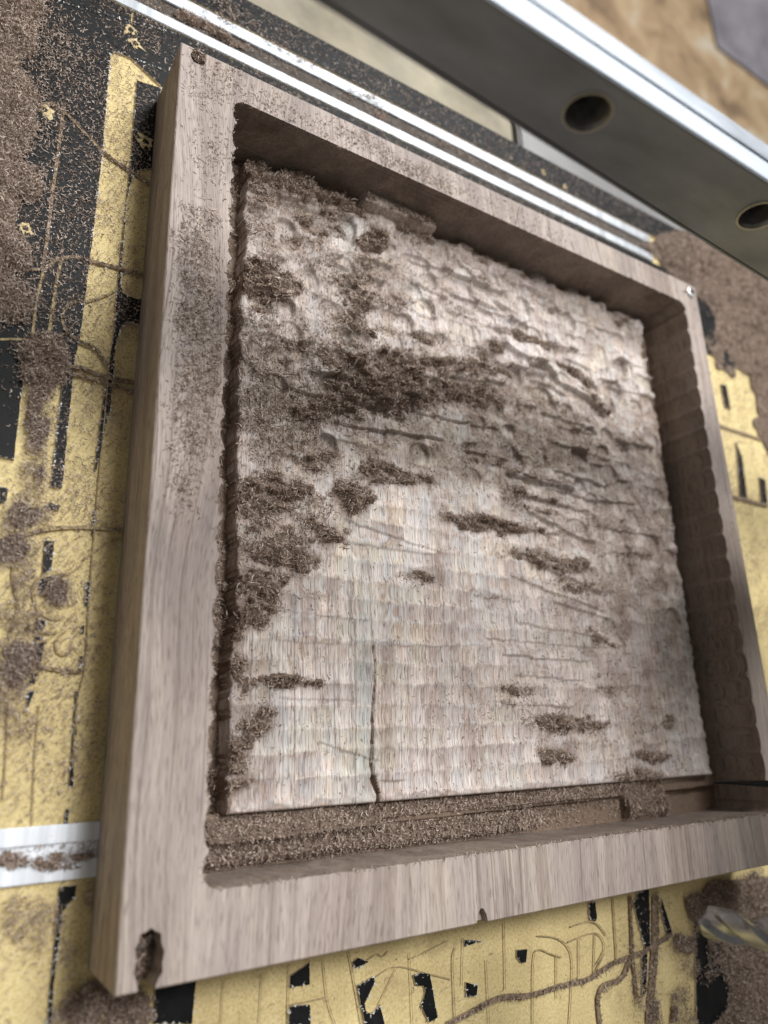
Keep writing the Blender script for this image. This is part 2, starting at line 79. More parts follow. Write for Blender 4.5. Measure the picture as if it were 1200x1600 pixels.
def blobs(B, x, y, rough=0.35, sc=9.0, seed=3):
    """largest of the blob weights at x, y (mm), with a ragged outline"""
    out = np.zeros_like(x, dtype=float)
    nz = (fbm(x / sc, y / sc, seed, 4) - 0.5) * 2 * rough
    x = x + 7 * (fbm(x / 11, y / 11, seed + 40, 3) - 0.5); y = y + 5 * (fbm(x / 11, y / 11, seed + 60, 3) - 0.5)
    for (cx, cy, a, b, c, d, wt) in B:
        det = a * d - b * c
        dx = x - cx; dy = y - cy
        u = (d * dx - b * dy) / det; v = (-c * dx + a * dy) / det
        r = np.sqrt(u * u + v * v) + nz
        k = np.clip(1.35 - r, 0, 1)
        k = np.minimum(1, k * 1.05)
        out = np.maximum(out, wt * k * k * (3 - 2 * k))
    return out

# ------------------------------------------------------------------ materials
def mat(name):
    M = bpy.data.materials.new(name); M.use_nodes = True
    nt = M.node_tree; b = nt.nodes['Principled BSDF']
    return M, nt, b
class NT:
    def __init__(s, nt): s.nt = nt
    def n(s, t, **k):
        o = s.nt.nodes.new(t)
        for a, v in k.items(): setattr(o, a, v)
        return o
    def l(s, a, b): s.nt.links.new(a, b)
    def coords(s, scale=(1, 1, 1), vec=None):
        if vec is None: vec = s.n('ShaderNodeTexCoord').outputs['Object']
        mp = s.n('ShaderNodeMapping'); mp.inputs['Scale'].default_value = scale
        s.l(vec, mp.inputs['Vector']); return mp.outputs[0]
    def noise(s, scale, vec=None, detail=3, rough=0.55, dist=0.0):
        v = s.coords(scale, vec)
        t = s.n('ShaderNodeTexNoise'); t.inputs['Scale'].default_value = 1; t.inputs['Detail'].default_value = detail
        t.inputs['Roughness'].default_value = rough; t.inputs['Distortion'].default_value = dist
        s.l(v, t.inputs['Vector']); return t.outputs['Fac']
    def ramp(s, fac, stops, interp='LINEAR'):
        r = s.n('ShaderNodeValToRGB'); r.color_ramp.interpolation = interp
        e = r.color_ramp.elements
        while len(e) < len(stops): e.new(0.5)
        for k, (p, c) in enumerate(stops):
            e[k].position = p; e[k].color = (c, c, c, 1) if isinstance(c, (int, float)) else (*c, 1)
        s.l(fac, r.inputs[0]); return r.outputs[0]
    def mix(s, fac, a, b, mode='MIX'):
        x = s.n('ShaderNodeMix', data_type='RGBA', blend_type=mode)
        for i, v in ((0, fac), (6, a), (7, b)):
            if isinstance(v, (int, float)): x.inputs[i].default_value = v
            elif isinstance(v, tuple): x.inputs[i].default_value = (*v, 1)
            else: s.l(v, x.inputs[i])
        return x.outputs[2]
    def math(s, op, a, b=0.0, clamp=False):
        x = s.n('ShaderNodeMath', operation=op); x.use_clamp = clamp
        for i, v in ((0, a), (1, b)):
            if isinstance(v, (int, float)): x.inputs[i].default_value = v
            else: s.l(v, x.inputs[i])
        return x.outputs[0]
    def bump(s, h, strength, dist, bsdf):
        b = s.n('ShaderNodeBump'); b.inputs['Strength'].default_value = strength; b.inputs['Distance'].default_value = dist
        s.l(h, b.inputs['Height']); s.l(b.outputs[0], bsdf.inputs['Normal'])

def walnut(name, relief=False, tone=1.0):
    M, nt, b = mat(name); g = NT(nt)
    obj_c = g.n('ShaderNodeTexCoord').outputs['Object']
    # grain wanders: bend x by slow noise
    wv = g.noise((7, 3.2, 16), obj_c, 2)
    off = g.math('MULTIPLY', g.math('SUBTRACT', wv, 0.5), 0.06 if not relief else 0.02)
    cx = g.n('ShaderNodeCombineXYZ'); g.l(off, cx.inputs[0])
    va = g.n('ShaderNodeVectorMath', operation='ADD'); g.l(obj_c, va.inputs[0]); g.l(cx.outputs[0], va.inputs[1])
    v = va.outputs[0]
    zs = 420 if relief else 60
    band = g.noise((70, 2.5, zs), v, 4, 0.6)
    base = g.ramp(band, [(0.26, (0.19, 0.140, 0.108)), (0.40, (0.315, 0.248, 0.200)), (0.54, (0.44, 0.366, 0.303)), (0.66, (0.345, 0.282, 0.238)), (0.8, (0.42, 0.335, 0.278))])
    if relief:
        at = g.n('ShaderNodeAttribute', attribute_name='rnd').outputs['Fac']
        cell = g.ramp(at, [(0.0, (0.74, 0.70, 0.70)), (0.2, (1.12, 1.13, 1.16)), (0.4, (0.88, 0.82, 0.78)), (0.55, (1.10, 1.08, 0.98)), (0.7, (0.96, 1.0, 0.93)), (0.85, (1.2, 1.18, 1.16)), (1.0, (0.92, 0.83, 0.80))], 'CONSTANT')
        base = g.mix(0.85, base, cell, 'MULTIPLY')
        t1 = g.ramp(g.noise((110, 18, 900), obj_c, 2), [(0.42, 0), (0.6, 1)])
        base = g.mix(g.math('MULTIPLY', t1, 0.5), base, (0.46, 0.43, 0.385))
        t2 = g.ramp(g.noise((75, 14, 1200), g.coords((1, 1, 1), va.outputs[0]), 2), [(0.5, 0), (0.68, 1)])
        base = g.mix(g.math('MULTIPLY', t2, 0.5), base, (0.36, 0.36, 0.35))
        # grey green mineral streak beside the crack
        sx = g.n('ShaderNodeSeparateXYZ'); g.l(v, sx.inputs[0])
        d = g.math('ABSOLUTE', g.math('SUBTRACT', sx.outputs[0], -0.082))
        k = g.ramp(d, [(0.0, 0.7), (0.008, 0.0)])
        k2 = g.math('MULTIPLY', k, g.ramp(g.noise((30, 20, 300), obj_c, 2), [(0.35, 0), (0.6, 1)]))
        base = g.mix(k2, base, (0.27, 0.285, 0.25))
    if not relief:
        # broad sweeping figure and darker heartwood streaks
        fg = g.noise((34, 5.5, 30), v, 3, 0.55, 1.3)
        base = g.mix(g.math('MULTIPLY', g.ramp(fg, [(0.46, 0), (0.60, 1)]), 0.55), base, (0.215, 0.178, 0.155))
        f2 = g.ramp(g.noise((150, 9, 90), v, 2, 0.5, 0.8), [(0.56, 0), (0.66, 1)])
        base = g.mix(g.math('MULTIPLY', f2, 0.35), base, (0.16, 0.125, 0.105))
    tint = g.noise((14, 7, 30), obj_c, 2)
    base = g.mix(g.math('MULTIPLY', g.ramp(tint, [(0.4, 0), (0.65, 1)]), 0.35), base, (0.41, 0.345, 0.315))
    fib = g.noise((1900, 45, 900), v, 2)
    base = g.mix(1.0, base, g.ramp(fib, [(0.3, 0.70 if relief else 0.82), (0.7, 1.22 if relief else 1.12)]), 'MULTIPLY')
    por = g.noise((2300, 150, 900), v, 1)
    pf = g.ramp(por, [(0.58, 0), (0.68, 1)])
    base = g.mix(g.math('MULTIPLY', pf, 0.66 if relief else 0.45), base, (0.085, 0.058, 0.045))
    st = g.noise((1000, 7, 400), v, 2)
    base = g.mix(g.math('MULTIPLY', g.ramp(st, [(0.56, 0), (0.68, 1)]), 0.62), base, (0.15, 0.11, 0.09))
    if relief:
        pw = g.n('ShaderNodeAttribute', attribute_name='powder_shade').outputs['Fac']
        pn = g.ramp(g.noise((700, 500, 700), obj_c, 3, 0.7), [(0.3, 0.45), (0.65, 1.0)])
        base = g.mix(g.math('MULTIPLY', pw, pn), base, (0.125, 0.084, 0.056))  # brown of fine dust together with shade painted into the colour
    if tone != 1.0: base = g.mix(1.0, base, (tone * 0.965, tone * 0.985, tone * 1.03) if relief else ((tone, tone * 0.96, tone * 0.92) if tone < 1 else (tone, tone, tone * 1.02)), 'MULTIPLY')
    g.l(base, b.inputs['Base Color'])
    b.inputs['Roughness'].default_value = 0.62
    b.inputs['Specular IOR Level'].default_value = 0.3
    hh = g.math('SUBTRACT', fib, pf)
    if name == 'walnut_fresh_cut':
        # fine stepped lines left by the layered passes on the left part of the far wall
        sp_ = g.n('ShaderNodeSeparateXYZ'); g.l(obj_c, sp_.inputs[0])
        ln = g.math('SINE', g.math('MULTIPLY', sp_.outputs[2], 2 * math.pi / 0.0014))
        mk = g.math('MULTIPLY', g.math('LESS_THAN', sp_.outputs[0], -0.012), g.math('GREATER_THAN', sp_.outputs[1], 0.158))
        hh = g.math('ADD', g.math('MULTIPLY', hh, 0.5), g.math('MULTIPLY', ln, mk))
    g.bump(hh, 0.35, 0.0004, b)
    return M
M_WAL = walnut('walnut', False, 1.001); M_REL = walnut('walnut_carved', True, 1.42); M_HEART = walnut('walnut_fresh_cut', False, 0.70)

def simple(name, col, rough=0.5, metal=0.0, spec=0.5, nscale=None, var=0.15, bump=0.0, stretch=(1, 1, 1)):
    M, nt, b = mat(name); g = NT(nt)
    b.inputs['Roughness'].default_value = rough; b.inputs['Metallic'].default_value = metal
    b.inputs['Specular IOR Level'].default_value = spec
    if nscale:
        f = g.noise(tuple(nscale * q for q in stretch), None, 4)
        c = g.mix(1.0, col, g.ramp(f, [(0.3, 1 - var), (0.7, 1 + var)]), 'MULTIPLY')
        g.l(c, b.inputs['Base Color'])
        if bump: g.bump(f, bump, 0.001, b)
        r = g.ramp(g.noise(tuple(nscale * 0.3 * q for q in stretch), None, 3), [(0.3, max(0, rough - 0.12)), (0.7, min(1, rough + 0.15))])
        g.l(r, b.inputs['Roughness'])
    else: b.inputs['Base Color'].default_value = (*col, 1)
    return M
def mdf_mat():
    M, nt, b = mat('routed_fibreboard'); g = NT(nt)
    a = g.noise((900, 900, 900), None, 3)
    base = g.ramp(a, [(0.3, (0.54, 0.42, 0.185)), (0.5, (0.68, 0.55, 0.27)), (0.75, (0.76, 0.64, 0.37))])
    # shallow passes of the cutter: faint lanes with slightly different tone
    lane = g.noise((55, 3, 1), None, 2)
    base = g.mix(1.0, base, g.ramp(lane, [(0.35, (0.90, 0.88, 0.86)), (0.62, (1.05, 1.05, 1.05))]), 'MULTIPLY')
    stain = g.ramp(g.noise((45, 45, 45), None, 4, 0.7), [(0.58, 0), (0.72, 1)])
    base = g.mix(g.math('MULTIPLY', stain, 0.5), base, (0.33, 0.24, 0.13))
    g.l(base, b.inputs['Base Color']); b.inputs['Roughness'].default_value = 0.75
    b.inputs['Specular IOR Level'].default_value = 0.25
    g.bump(a, 0.25, 0.0004, b)
    return M
M_MDF = mdf_mat()
def lam_mat():
    M, nt, b = mat('black_laminate'); g = NT(nt)
    f = g.noise((120, 120, 120), None, 4, 0.65)
    g.l(g.ramp(f, [(0.4, (0.006, 0.0062, 0.0066)), (0.75, (0.016, 0.0155, 0.015))]), b.inputs['Base Color'])
    g.l(g.ramp(f, [(0.3, 0.40), (0.7, 0.58)]), b.inputs['Roughness'])
    b.inputs['Specular IOR Level'].default_value = 0.14
    t = g.noise((2200, 2200, 2200), None, 2); g.bump(t, 0.25, 0.0003, b)
    return M
M_LAM = lam_mat()
M_CORE = simple('laminate_edge', (0.55, 0.50, 0.40), 0.8, nscale=600, var=0.3)
M_GRV = simple('routed_groove', (0.27, 0.20, 0.13), 0.85, spec=0.2, nscale=500, var=0.45)
M_GRV2 = simple('hairline_cut', (0.40, 0.31, 0.165), 0.85, spec=0.2, nscale=500, var=0.4)
M_ALU = simple('aluminium', (0.44, 0.455, 0.47), 0.45, 0.5, nscale=160, var=0.30, stretch=(0.8, 0.03, 1))  # stretched bands in the colour imitate reflections along the far track
M_SLOT = simple('dirty_slot', (0.07, 0.054, 0.042), 0.8, nscale=400, var=0.4)
M_STEEL = simple('tool_steel', (0.30, 0.31, 0.32), 0.3, 1.0, nscale=500, var=0.12)
M_ZINC = simple('zinc_screw', (0.5, 0.49, 0.46), 0.42, 1.0, nscale=300, var=0.2)
M_DARK = simple('dark_anodised', (0.19, 0.205, 0.245), 0.40, 0.5, nscale=30, var=0.25, stretch=(1, 1, 3))
M_BRITE = simple('milled_aluminium', (0.36, 0.385, 0.415), 0.6, 1.0, nscale=60, var=0.08, stretch=(0.2, 6, 1))
M_BLACK = simple('black_coated_steel', (0.012, 0.016, 0.018), 0.3, 0.6)
M_HOLE = simple('raw_hole', (0.55, 0.44, 0.24), 0.9, nscale=900, var=0.4)
def dust_mat(name, stops):
    M, nt, b = mat(name); g = NT(nt)
    at = g.n('ShaderNodeAttribute', attribute_name='rnd')
    g.l(g.ramp(at.outputs['Fac'], stops), b.inputs['Base Color'])
    b.inputs['Roughness'].default_value = 0.8; b.inputs['Specular IOR Level'].default_value = 0.15
    return M
D_STOPS = [(0.0, (0.085, 0.057, 0.041)), (0.35, (0.235, 0.172, 0.132)), (0.7, (0.42, 0.328, 0.265)), (1.0, (0.64, 0.54, 0.455))]
M_DUST = dust_mat('walnut_dust', D_STOPS)
M_CHIP = dust_mat('white_chips', [(0, (0.55, 0.54, 0.50)), (1, (0.85, 0.85, 0.83))])

# ------------------------------------------------------------------ object helpers
def link(name, me, parent=None, loc=None):
    o = bpy.data.objects.new(name, me); COL.objects.link(o)
    if parent is not None: o.parent = parent
    if loc is not None: o.location = loc
    return o
def mesh(name, V, F, mats, parent=None, smooth=False, mi=None, origin=None):
    """world-space verts; the object sits at its parent's base"""
    V = np.asarray(V, float)
    off = np.array(parent.matrix_world.translation if parent is not None and parent.parent is None else (0, 0, 0), float)
    if parent is not None and parent.parent is not None:
        off = np.array(parent.parent.location) + np.array(parent.location)
    elif parent is not None: off = np.array(parent.location)
    loc = None
    if parent is None and origin is not None: off = np.array(origin, float); loc = origin
    me = bpy.data.meshes.new(name)
    me.from_pydata((V - off).tolist(), [], [list(map(int, f)) for f in F])
    for q in (mats if isinstance(mats, (list, tuple)) else [mats]): me.materials.append(q)
    if mi is not None: me.polygons.foreach_set('material_index', np.asarray(mi, np.int32))
    if smooth: me.polygons.foreach_set('use_smooth', np.ones(len(me.polygons), bool))
    me.update()
    return link(name, me, parent, loc)
def quadmesh(name, V, Q, mats, rnd=None, smooth=False, parent=None, off=(0, 0, 0)):
    """fast path for large numpy meshes of quads"""
    V = np.asarray(V, np.float32) - np.asarray(off, np.float32); Q = np.asarray(Q, np.int32)
    me = bpy.data.meshes.new(name)
    me.vertices.add(len(V)); me.vertices.foreach_set('co', V.ravel())
    me.loops.add(Q.size); me.loops.foreach_set('vertex_index', Q.ravel())
    me.polygons.add(len(Q)); me.polygons.foreach_set('loop_start', np.arange(0, Q.size, 4, dtype=np.int32))
    me.polygons.foreach_set('use_smooth', np.full(len(Q), smooth))
    if rnd is not None:
        a = me.attributes.new('rnd', 'FLOAT', 'POINT'); a.data.foreach_set('value', np.asarray(rnd, np.float32))
    me.materials.append(mats); me.update(calc_edges=True); me.validate()
    return link(name, me, parent)
def empty(name, loc, label, cat, group=None):
    o = bpy.data.objects.new(name, None); COL.objects.link(o); o.location = loc; o.empty_display_size = 0.02
    o['label'] = label; o['category'] = cat
    if group: o['group'] = group
    return o
def tag(o, label, cat, group=None, kind=None):
    o['label'] = label
    if cat: o['category'] = cat
    if group: o['group'] = group
    if kind: o['kind'] = kind
    return o
def box(x0, x1, y0, y1, z0, z1, bev=0.0):
    bm = bmesh.new(); bmesh.ops.create_cube(bm, size=1)
    for v in bm.verts:
        v.co = ((x0 + x1) / 2 + v.co.x * (x1 - x0), (y0 + y1) / 2 + v.co.y * (y1 - y0), (z0 + z1) / 2 + v.co.z * (z1 - z0))
    if bev: bmesh.ops.bevel(bm, geom=bm.edges[:], offset=bev, segments=2, affect='EDGES')
    V = [v.co[:] for v in bm.verts]; bm.verts.index_update(); F = [[v.index for v in f.verts] for f in bm.faces]; bm.free()
    return V, F
def merge(*parts):
    V = []; F = []
    for v, f in parts:
        n = len(V); V += [tuple(p) for p in v]; F += [[i + n for i in q] for q in f]
    return V, F
def lathe(cx, cy, prof, n=32):
    V = []; F = []
    for r, z in prof:
        for k in range(n):
            a = 2 * math.pi * k / n; V.append((cx + r * math.cos(a), cy + r * math.sin(a), z))
    for i in range(len(prof) - 1):
        for k in range(n):
            F.append([i * n + k, i * n + (k + 1) % n, (i + 1) * n + (k + 1) % n, (i + 1) * n + k])
    F.append(list(range((len(prof) - 1) * n, len(prof) * n))); F.append(list(range(n))[::-1])
    return V, F
def prism(pts, z0, z1):
    """extruded outline (metres), top face first"""
    n = len(pts)
    A = sum(pts[i][0] * pts[(i + 1) % n][1] - pts[(i + 1) % n][0] * pts[i][1] for i in range(n))
    if A < 0: pts = pts[::-1]
    V = [(x, y, z1) for x, y in pts] + [(x, y, z0) for x, y in pts]
    F = [list(t) for t in tessellate_polygon([[Vector((x, y, 0)) for x, y in pts]])]
    F = [t if ((V[t[1]][0]-V[t[0]][0])*(V[t[2]][1]-V[t[0]][1])-(V[t[1]][1]-V[t[0]][1])*(V[t[2]][0]-V[t[0]][0])) > 0 else t[::-1] for t in F]
    nt_ = len(F)
    F += [[i, n + i, n + (i + 1) % n, (i + 1) % n] for i in range(n)]
    return V, F, [0] * nt_ + [1] * n

def curls(P, L, tilt, rnd, width=0.00042, curl=(0.6, 3.6)):
    """thin curled shavings centred at P: ribbons of four quads each"""
    N = len(P); K = 4
    th = rng.uniform(curl[0], curl[1], N) * rng.choice([-1, 1], N)
    s = np.linspace(-0.5, 0.5, K)
    pts = np.zeros((N, K, 3)); 
    ang = s[None, :] * th[:, None]
    seg = L[:, None] / (K - 1)
    pts[:, 1:, 0] = np.cumsum(np.cos((ang[:, 1:] + ang[:, :-1]) / 2) * seg, 1)
    pts[:, 1:, 1] = np.cumsum(np.sin((ang[:, 1:] + ang[:, :-1]) / 2) * seg, 1)
    pts[:, :, 2] = s[None, :] * (rng.uniform(-0.5, 0.5, N) * L)[:, None]
    pts -= pts.mean(1, keepdims=True)
    tp = np.array([0.4, 1.1, 1.0, 0.3])
    wv = np.zeros((N, K, 3)); roll = rng.uniform(0, math.pi, N)
    tw = rng.uniform(-1.2, 1.2, N)
    rr = roll[:, None] + tw[:, None] * s[None, :]
    nx = -np.sin(ang); ny = np.cos(ang)
    wv[:, :, 0] = nx * np.cos(rr); wv[:, :, 1] = ny * np.cos(rr); wv[:, :, 2] = np.sin(rr)
    wd = (width * rng.uniform(0.6, 1.4, N))[:, None] * tp[None, :] * 0.5
    A = pts + wv * wd[:, :, None]; B = pts - wv * wd[:, :, None]
    X = np.concatenate([A, B], 1)
    pit = rng.normal(0, 1, N) * tilt; yaw = rng.uniform(0, 2 * math.pi, N); rl = rng.normal(0, 1, N) * tilt
    c, s_ = np.cos(rl)[:, None], np.sin(rl)[:, None]
    y = X[:, :, 1] * c - X[:, :, 2] * s_; z = X[:, :, 1] * s_ + X[:, :, 2] * c; x = X[:, :, 0]
    c, s_ = np.cos(pit)[:, None], np.sin(pit)[:, None]
    x, z = x * c + z * s_, -x * s_ + z * c
    c, s_ = np.cos(yaw)[:, None], np.sin(yaw)[:, None]
    x, y = x * c - y * s_, x * s_ + y * c
    V = np.stack([x, y, z], 2) + np.asarray(P)[:, None, :]
    base = (np.arange(N) * 2 * K)[:, None, None]
    k = np.arange(K - 1)
    q = np.stack([k, k + 1, K + k + 1, K + k], 1)[None]
    Q = (base + q).reshape(-1, 4)
    return V.reshape(-1, 3), Q, np.repeat(rnd, 2 * K)
def joinq(parts):
    V = []; Q = []; R = []; n = 0
    for v, q, r in parts:
        V.append(v); Q.append(np.asarray(q) + n); R.append(r); n += len(v)
    return np.concatenate(V), np.concatenate(Q), np.concatenate(R)
def patch(x0, x1, y0, y1, st, zf, D, thr, seed, tone=(0.05, 0.5)):
    """the packed body of a dust bank where D (mm) exceeds thr: one quad per cell"""
    nx = int((x1 - x0) / st) + 1; ny = int((y1 - y0) / st) + 1
    X, Y = np.meshgrid(x0 + np.arange(nx) * st, y0 + np.arange(ny) * st, indexing='ij')
    d = D(X, Y); b = fbm(X / 1.6, Y / 1.6, seed, 3)
    Z = zf(X, Y) + d * (0.35 + 0.55 * b) - 0.45 * (d < thr * 1.6)
    idx = np.arange(nx * ny).reshape(nx, ny)
    k = (d[:-1, :-1] > thr) | (d[1:, 1:] > thr) | (d[1:, :-1] > thr) | (d[:-1, 1:] > thr)
    Q = np.stack([idx[:-1, :-1][k], idx[1:, :-1][k], idx[1:, 1:][k], idx[:-1, 1:][k]], 1)
    used = np.unique(Q); re = np.zeros(nx * ny, int); re[used] = np.arange(len(used))
    V = np.stack([X, Y, Z], 2).reshape(-1, 3)[used] * MM
    r = tone[0] + (tone[1] - tone[0]) * fbm(X / 0.9, Y / 0.9, seed + 5, 2).reshape(-1)[used]
    return V, re[Q], r
def scatter(x0, x1, y0, y1, n, dens):
    """points in a box (mm), kept with probability dens"""
    x = rng.uniform(x0, x1, n); y = rng.uniform(y0, y1, n)
    k = rng.uniform(0, 1, n) < dens(x, y)
    return x[k], y[k]

# ================================================================== SETTING
# ---- the router table's board
ZF = -0.0012
board = mesh('spoilboard', *box(-0.30, 0.85, -0.25, 0.4545, -0.019, ZF, 0.0006), M_MDF)
board['kind'] = 'structure'; board['label'] = 'pale yellow fibreboard router bed scarred by old cuts under black laminate'
def lam(pts, k):
    V, F, mi = prism([(x * MM, y * MM) for x, y in pts], ZF - 0.0003, 0.00002 * (k % 7) - 0.0001)
    o = mesh('laminate_patch', V, F, [M_LAM, M_CORE], board, mi=mi); return o
islands = []
def rough_poly(pts, amp=0.12, step=2.0):
    out = []
    for i in range(len(pts)):
        a = np.array(pts[i]); b = np.array(pts[(i + 1) % len(pts)]); L = np.linalg.norm(b - a)
        n = max(1, int(L / step))
        for j in range(n):
            p = a + (b - a) * j / n
            if j: p = p + rng.normal(0, amp, 2)
            out.append((float(p[0]), float(p[1])))
    return out
for k, p in enumerate(BIG):
    p = [(max(-290, x), min(y, 408.3)) for x, y in p]
    lam(rough_poly(p, 0.08, 3.0), k); islands.append(p)
lam([(-290, 392.0), (-15, 384.0), (-15, 408.0), (-290, 408.0)], 5)
lam([(-14, 380.5), (1.0, 371.5), (12, 366.0), (400, 362.5), (415, 345), (455, 345), (520, 330), (800, 330), (800, 408.3), (-14.0, 408.3)], 3)
lam([(-290, 434.2), (845, 434.2), (845, 454.3), (-290, 454.3)], 4)
for k, p in enumerate(LAM):
    lam(rough_poly(p, 0.10, 1.6), k + 1); islands.append(p)

# ---- cuts ploughed across the board: shallow furrows with raised burrs
def furrow(width, pl, k):
    P = [np.array(p, float) for p in pl]
    # Catmull-Rom through the measured points
    S_ = []
    for i in range(len(P) - 1):
        p0 = P[max(i - 1, 0)]; p1 = P[i]; p2 = P[i + 1]; p3 = P[min(i + 2, len(P) - 1)]
        n = max(2, int(np.linalg.norm(p2 - p1) / 1.5))
        for j in range(n):
            t = j / n
            S_.append(0.5 * ((2 * p1) + (-p0 + p2) * t + (2 * p0 - 5 * p1 + 4 * p2 - p3) * t * t + (-p0 + 3 * p1 - 3 * p2 + p3) * t ** 3))
    S_.append(P[-1]); S_ = np.array(S_)
    tan = np.gradient(S_, axis=0); tan /= np.linalg.norm(tan, axis=1, keepdims=True) + 1e-9
    nor = np.stack([-tan[:, 1], tan[:, 0]], 1)
    cs = [(-0.46, -0.25), (-0.36, 0.22), (-0.22, 0.06), (0.22, 0.06), (0.36, 0.22), (0.46, -0.25)]
    V = []; F = []
    for i in range(len(S_)):
        for (u, h) in cs:
            wj = width * (1 + 0.07 * rng.normal())
            q = S_[i] + nor[i] * u * wj
            V.append((q[0] * MM, q[1] * MM, (h * min(1, (width / 1.9) ** 2) * (0.7 + 0.6 * rng.random()) + 0.03 + 0.004 * (k % 5)) * MM))
        if i:
            a = (i - 1) * 6; b = i * 6
            F += [[a + j, a + j + 1, b + j + 1, b + j] for j in range(5)]
    V = [(x, y, z) for x, y, z in V]
    o = mesh('cutter_furrow', V, F, M_GRV if width > 1.5 else M_GRV2, board)
    return S_, width
furrows = [furrow(0.72 * wd if wd > 1.9 else 0.6 * wd, pl, k) for k, (wd, pl) in enumerate(GROOVE)]

# ---- old screw holes with torn rims
for (hx, hy, r) in ((-14.8, 396.3, 2.4), (-12.2, 389.5, 2.2), (-3.5, 335.4, 2.6), (-46.1, 331.3, 2.2), (-47.2, 270.2, 2.0), (262, 441, 1.6), (283, 438, 1.5), (408, 360.0, 2.6)):
    n = 18; V = []; F = []
    for ring, (rr, z) in enumerate(((1.25, -0.05), (0.95, 0.40), (0.62, 0.30), (0.42, -0.9))):
        for k in range(n):
            a = 2 * math.pi * k / n; j = 1 + (0.35 * rng.normal() if ring == 0 else 0.14 * rng.normal())
            V.append(((hx + r * rr * j * math.cos(a)) * MM, (hy + r * rr * j * math.sin(a)) * MM, (z + 0.12 * rng.normal() * (ring < 3)) * MM))
    for i in range(3):
        F += [[i * n + k, i * n + (k + 1) % n, (i + 1) * n + (k + 1) % n, (i + 1) * n + k] for k in range(n)]
    F.append(list(range(3 * n, 4 * n)))
    o = mesh('screw_hole', V, F, M_HOLE, board)

# ---- aluminium T-tracks let into the board
M_ALU2 = simple('reflection_banded_aluminium', (0.74, 0.77, 0.80), 0.45, 0.35, nscale=170, var=0.30, stretch=(0.9, 0.03, 1))  # pale and dark bands painted in for this track's reflections
def track(x0, x1, ya, yb, yc, yd, label):
    M_T = M_ALU if x1 > 0.2 else M_ALU2
    e = empty('clamping_track', (x0, (ya + yd) / 2, 0), label, 'track', 'aluminium tracks in the router bed')
    h = 0.0007
    mesh('flange', *box(x0, x1, ya, yb, -0.001, h, 0.0003), M_T, e)
    mesh('flange', *box(x0, x1, yc, yd, -0.001, h, 0.0003), M_T, e)
    mesh('slot_floor', *box(x0, x1, yb + 0.00005, yc - 0.00005, -0.001, -0.0006), M_SLOT if x1 > 0.2 else M_ALU2, e)
    return e
track(-0.29, 0.372, 0.4090, 0.4153, 0.4247, 0.4322, 'long white aluminium clamping track running behind the walnut block')
track(-0.29, 0.06, 0.0273, 0.0334, 0.0388, 0.0447, 'short dusty aluminium clamping track under the left side of the block')

# ---- what lies beyond the bed
base = mesh('lower_shelf', *box(-0.5, 0.30, 0.475, 0.60, -0.10, -0.06, 0.002), simple('bare_fibreboard', (0.27, 0.235, 0.165), 0.7, nscale=30, var=0.3))
tag(base, 'tan blurred ledge just past the far edge of the router bed', 'ledge')
base2 = mesh('machine_rail', *box(0.302, 1.2, 0.475, 0.60, -0.10, -0.055, 0.002), simple('grey_rail', (0.20, 0.195, 0.19), 0.5, 0.3, nscale=20, var=0.2))
tag(base2, 'grey blurred metal rail past the far right edge of the router bed', 'rail')
def floor_mat():
    M, nt, b = mat('strewn_floor'); g = NT(nt)
    f = g.noise((9, 9, 9), None, 4, 0.65, 0.6)
    g.l(g.ramp(f, [(0.3, (0.12, 0.075, 0.04)), (0.45, (0.30, 0.20, 0.11)), (0.58, (0.38, 0.27, 0.155)), (0.7, (0.46, 0.42, 0.34))]), b.inputs['Base Color'])
    b.inputs['Roughness'].default_value = 0.8; return M
fl = mesh('floor', *box(-2, 5, 0.3, 6, -0.36, -0.35), floor_mat()); fl['kind'] = 'structure'
# crumpled blue cloth far right
nx = 40; X, Y = np.meshgrid(np.linspace(1.27, 1.9, nx), np.linspace(1.52, 2.1, nx), indexing='ij')
Z = -0.345 + 0.10 * fbm(X * 7, Y * 7, 41, 4) * np.clip(1 - ((X - 1.585) / 0.315) ** 4, 0, 1) * np.clip(1 - ((Y - 1.81) / 0.29) ** 4, 0, 1)
idx = np.arange(nx * nx).reshape(nx, nx)
Q = np.stack([idx[:-1, :-1].ravel(), idx[1:, :-1].ravel(), idx[1:, 1:].ravel(), idx[:-1, 1:].ravel()], 1)
cl = quadmesh('cloth', np.stack([X, Y, Z], 2).reshape(-1, 3), Q, simple('blue_cloth', (0.19, 0.175, 0.19), 0.85, nscale=12, var=0.35), smooth=True)
tag(cl, 'crumpled slate blue cloth lying on the floor in the far upper right corner', 'cloth')

# ================================================================== THE WALNUT BLOCK
blk = empty('walnut_block', (0.18, 0.18, 0), 'square walnut block with a deep pocket milled around a rough carved relief', 'wood block')
# pocket outline, counter-clockwise, with the cutter's cusps
def cusp(t, p, ph=0.0):
    return (1 - np.abs(np.sin(np.pi * (t / p + ph)))) ** 1.7
PX0, PX1, PY0, PY1, PR = 24.6, 344.0, 24.6, 343.4, 6.0
loop = []
def seg(a, b, fn):
    n = int(abs(b - a) / 0.8)
    for i in range(n): loop.append(fn(a + (b - a) * i / n))
def arc(cx, cy, a0):
    for i in range(10):
        a = math.radians(a0 + 90 * i / 10); loop.append((cx + PR * math.cos(a), cy + PR * math.sin(a)))
def fz(t, s): return float(vn(t / 1.7, 0.5, s) - 0.5)
seg(PX0 + PR, PX1 - PR, lambda t: (t, PY0 + 0.35 * fz(t, 1) - 0.5 * cusp(t, 40.0, 0.3) * 0))
arc(PX1 - PR, PY0 + PR, -90)
seg(PY0 + PR, PY1 - PR, lambda t: (PX1 - 1.9 * cusp(t, 14.0) + 0.25 * fz(t, 2), t))
arc(PX1 - PR, PY1 - PR, 0)
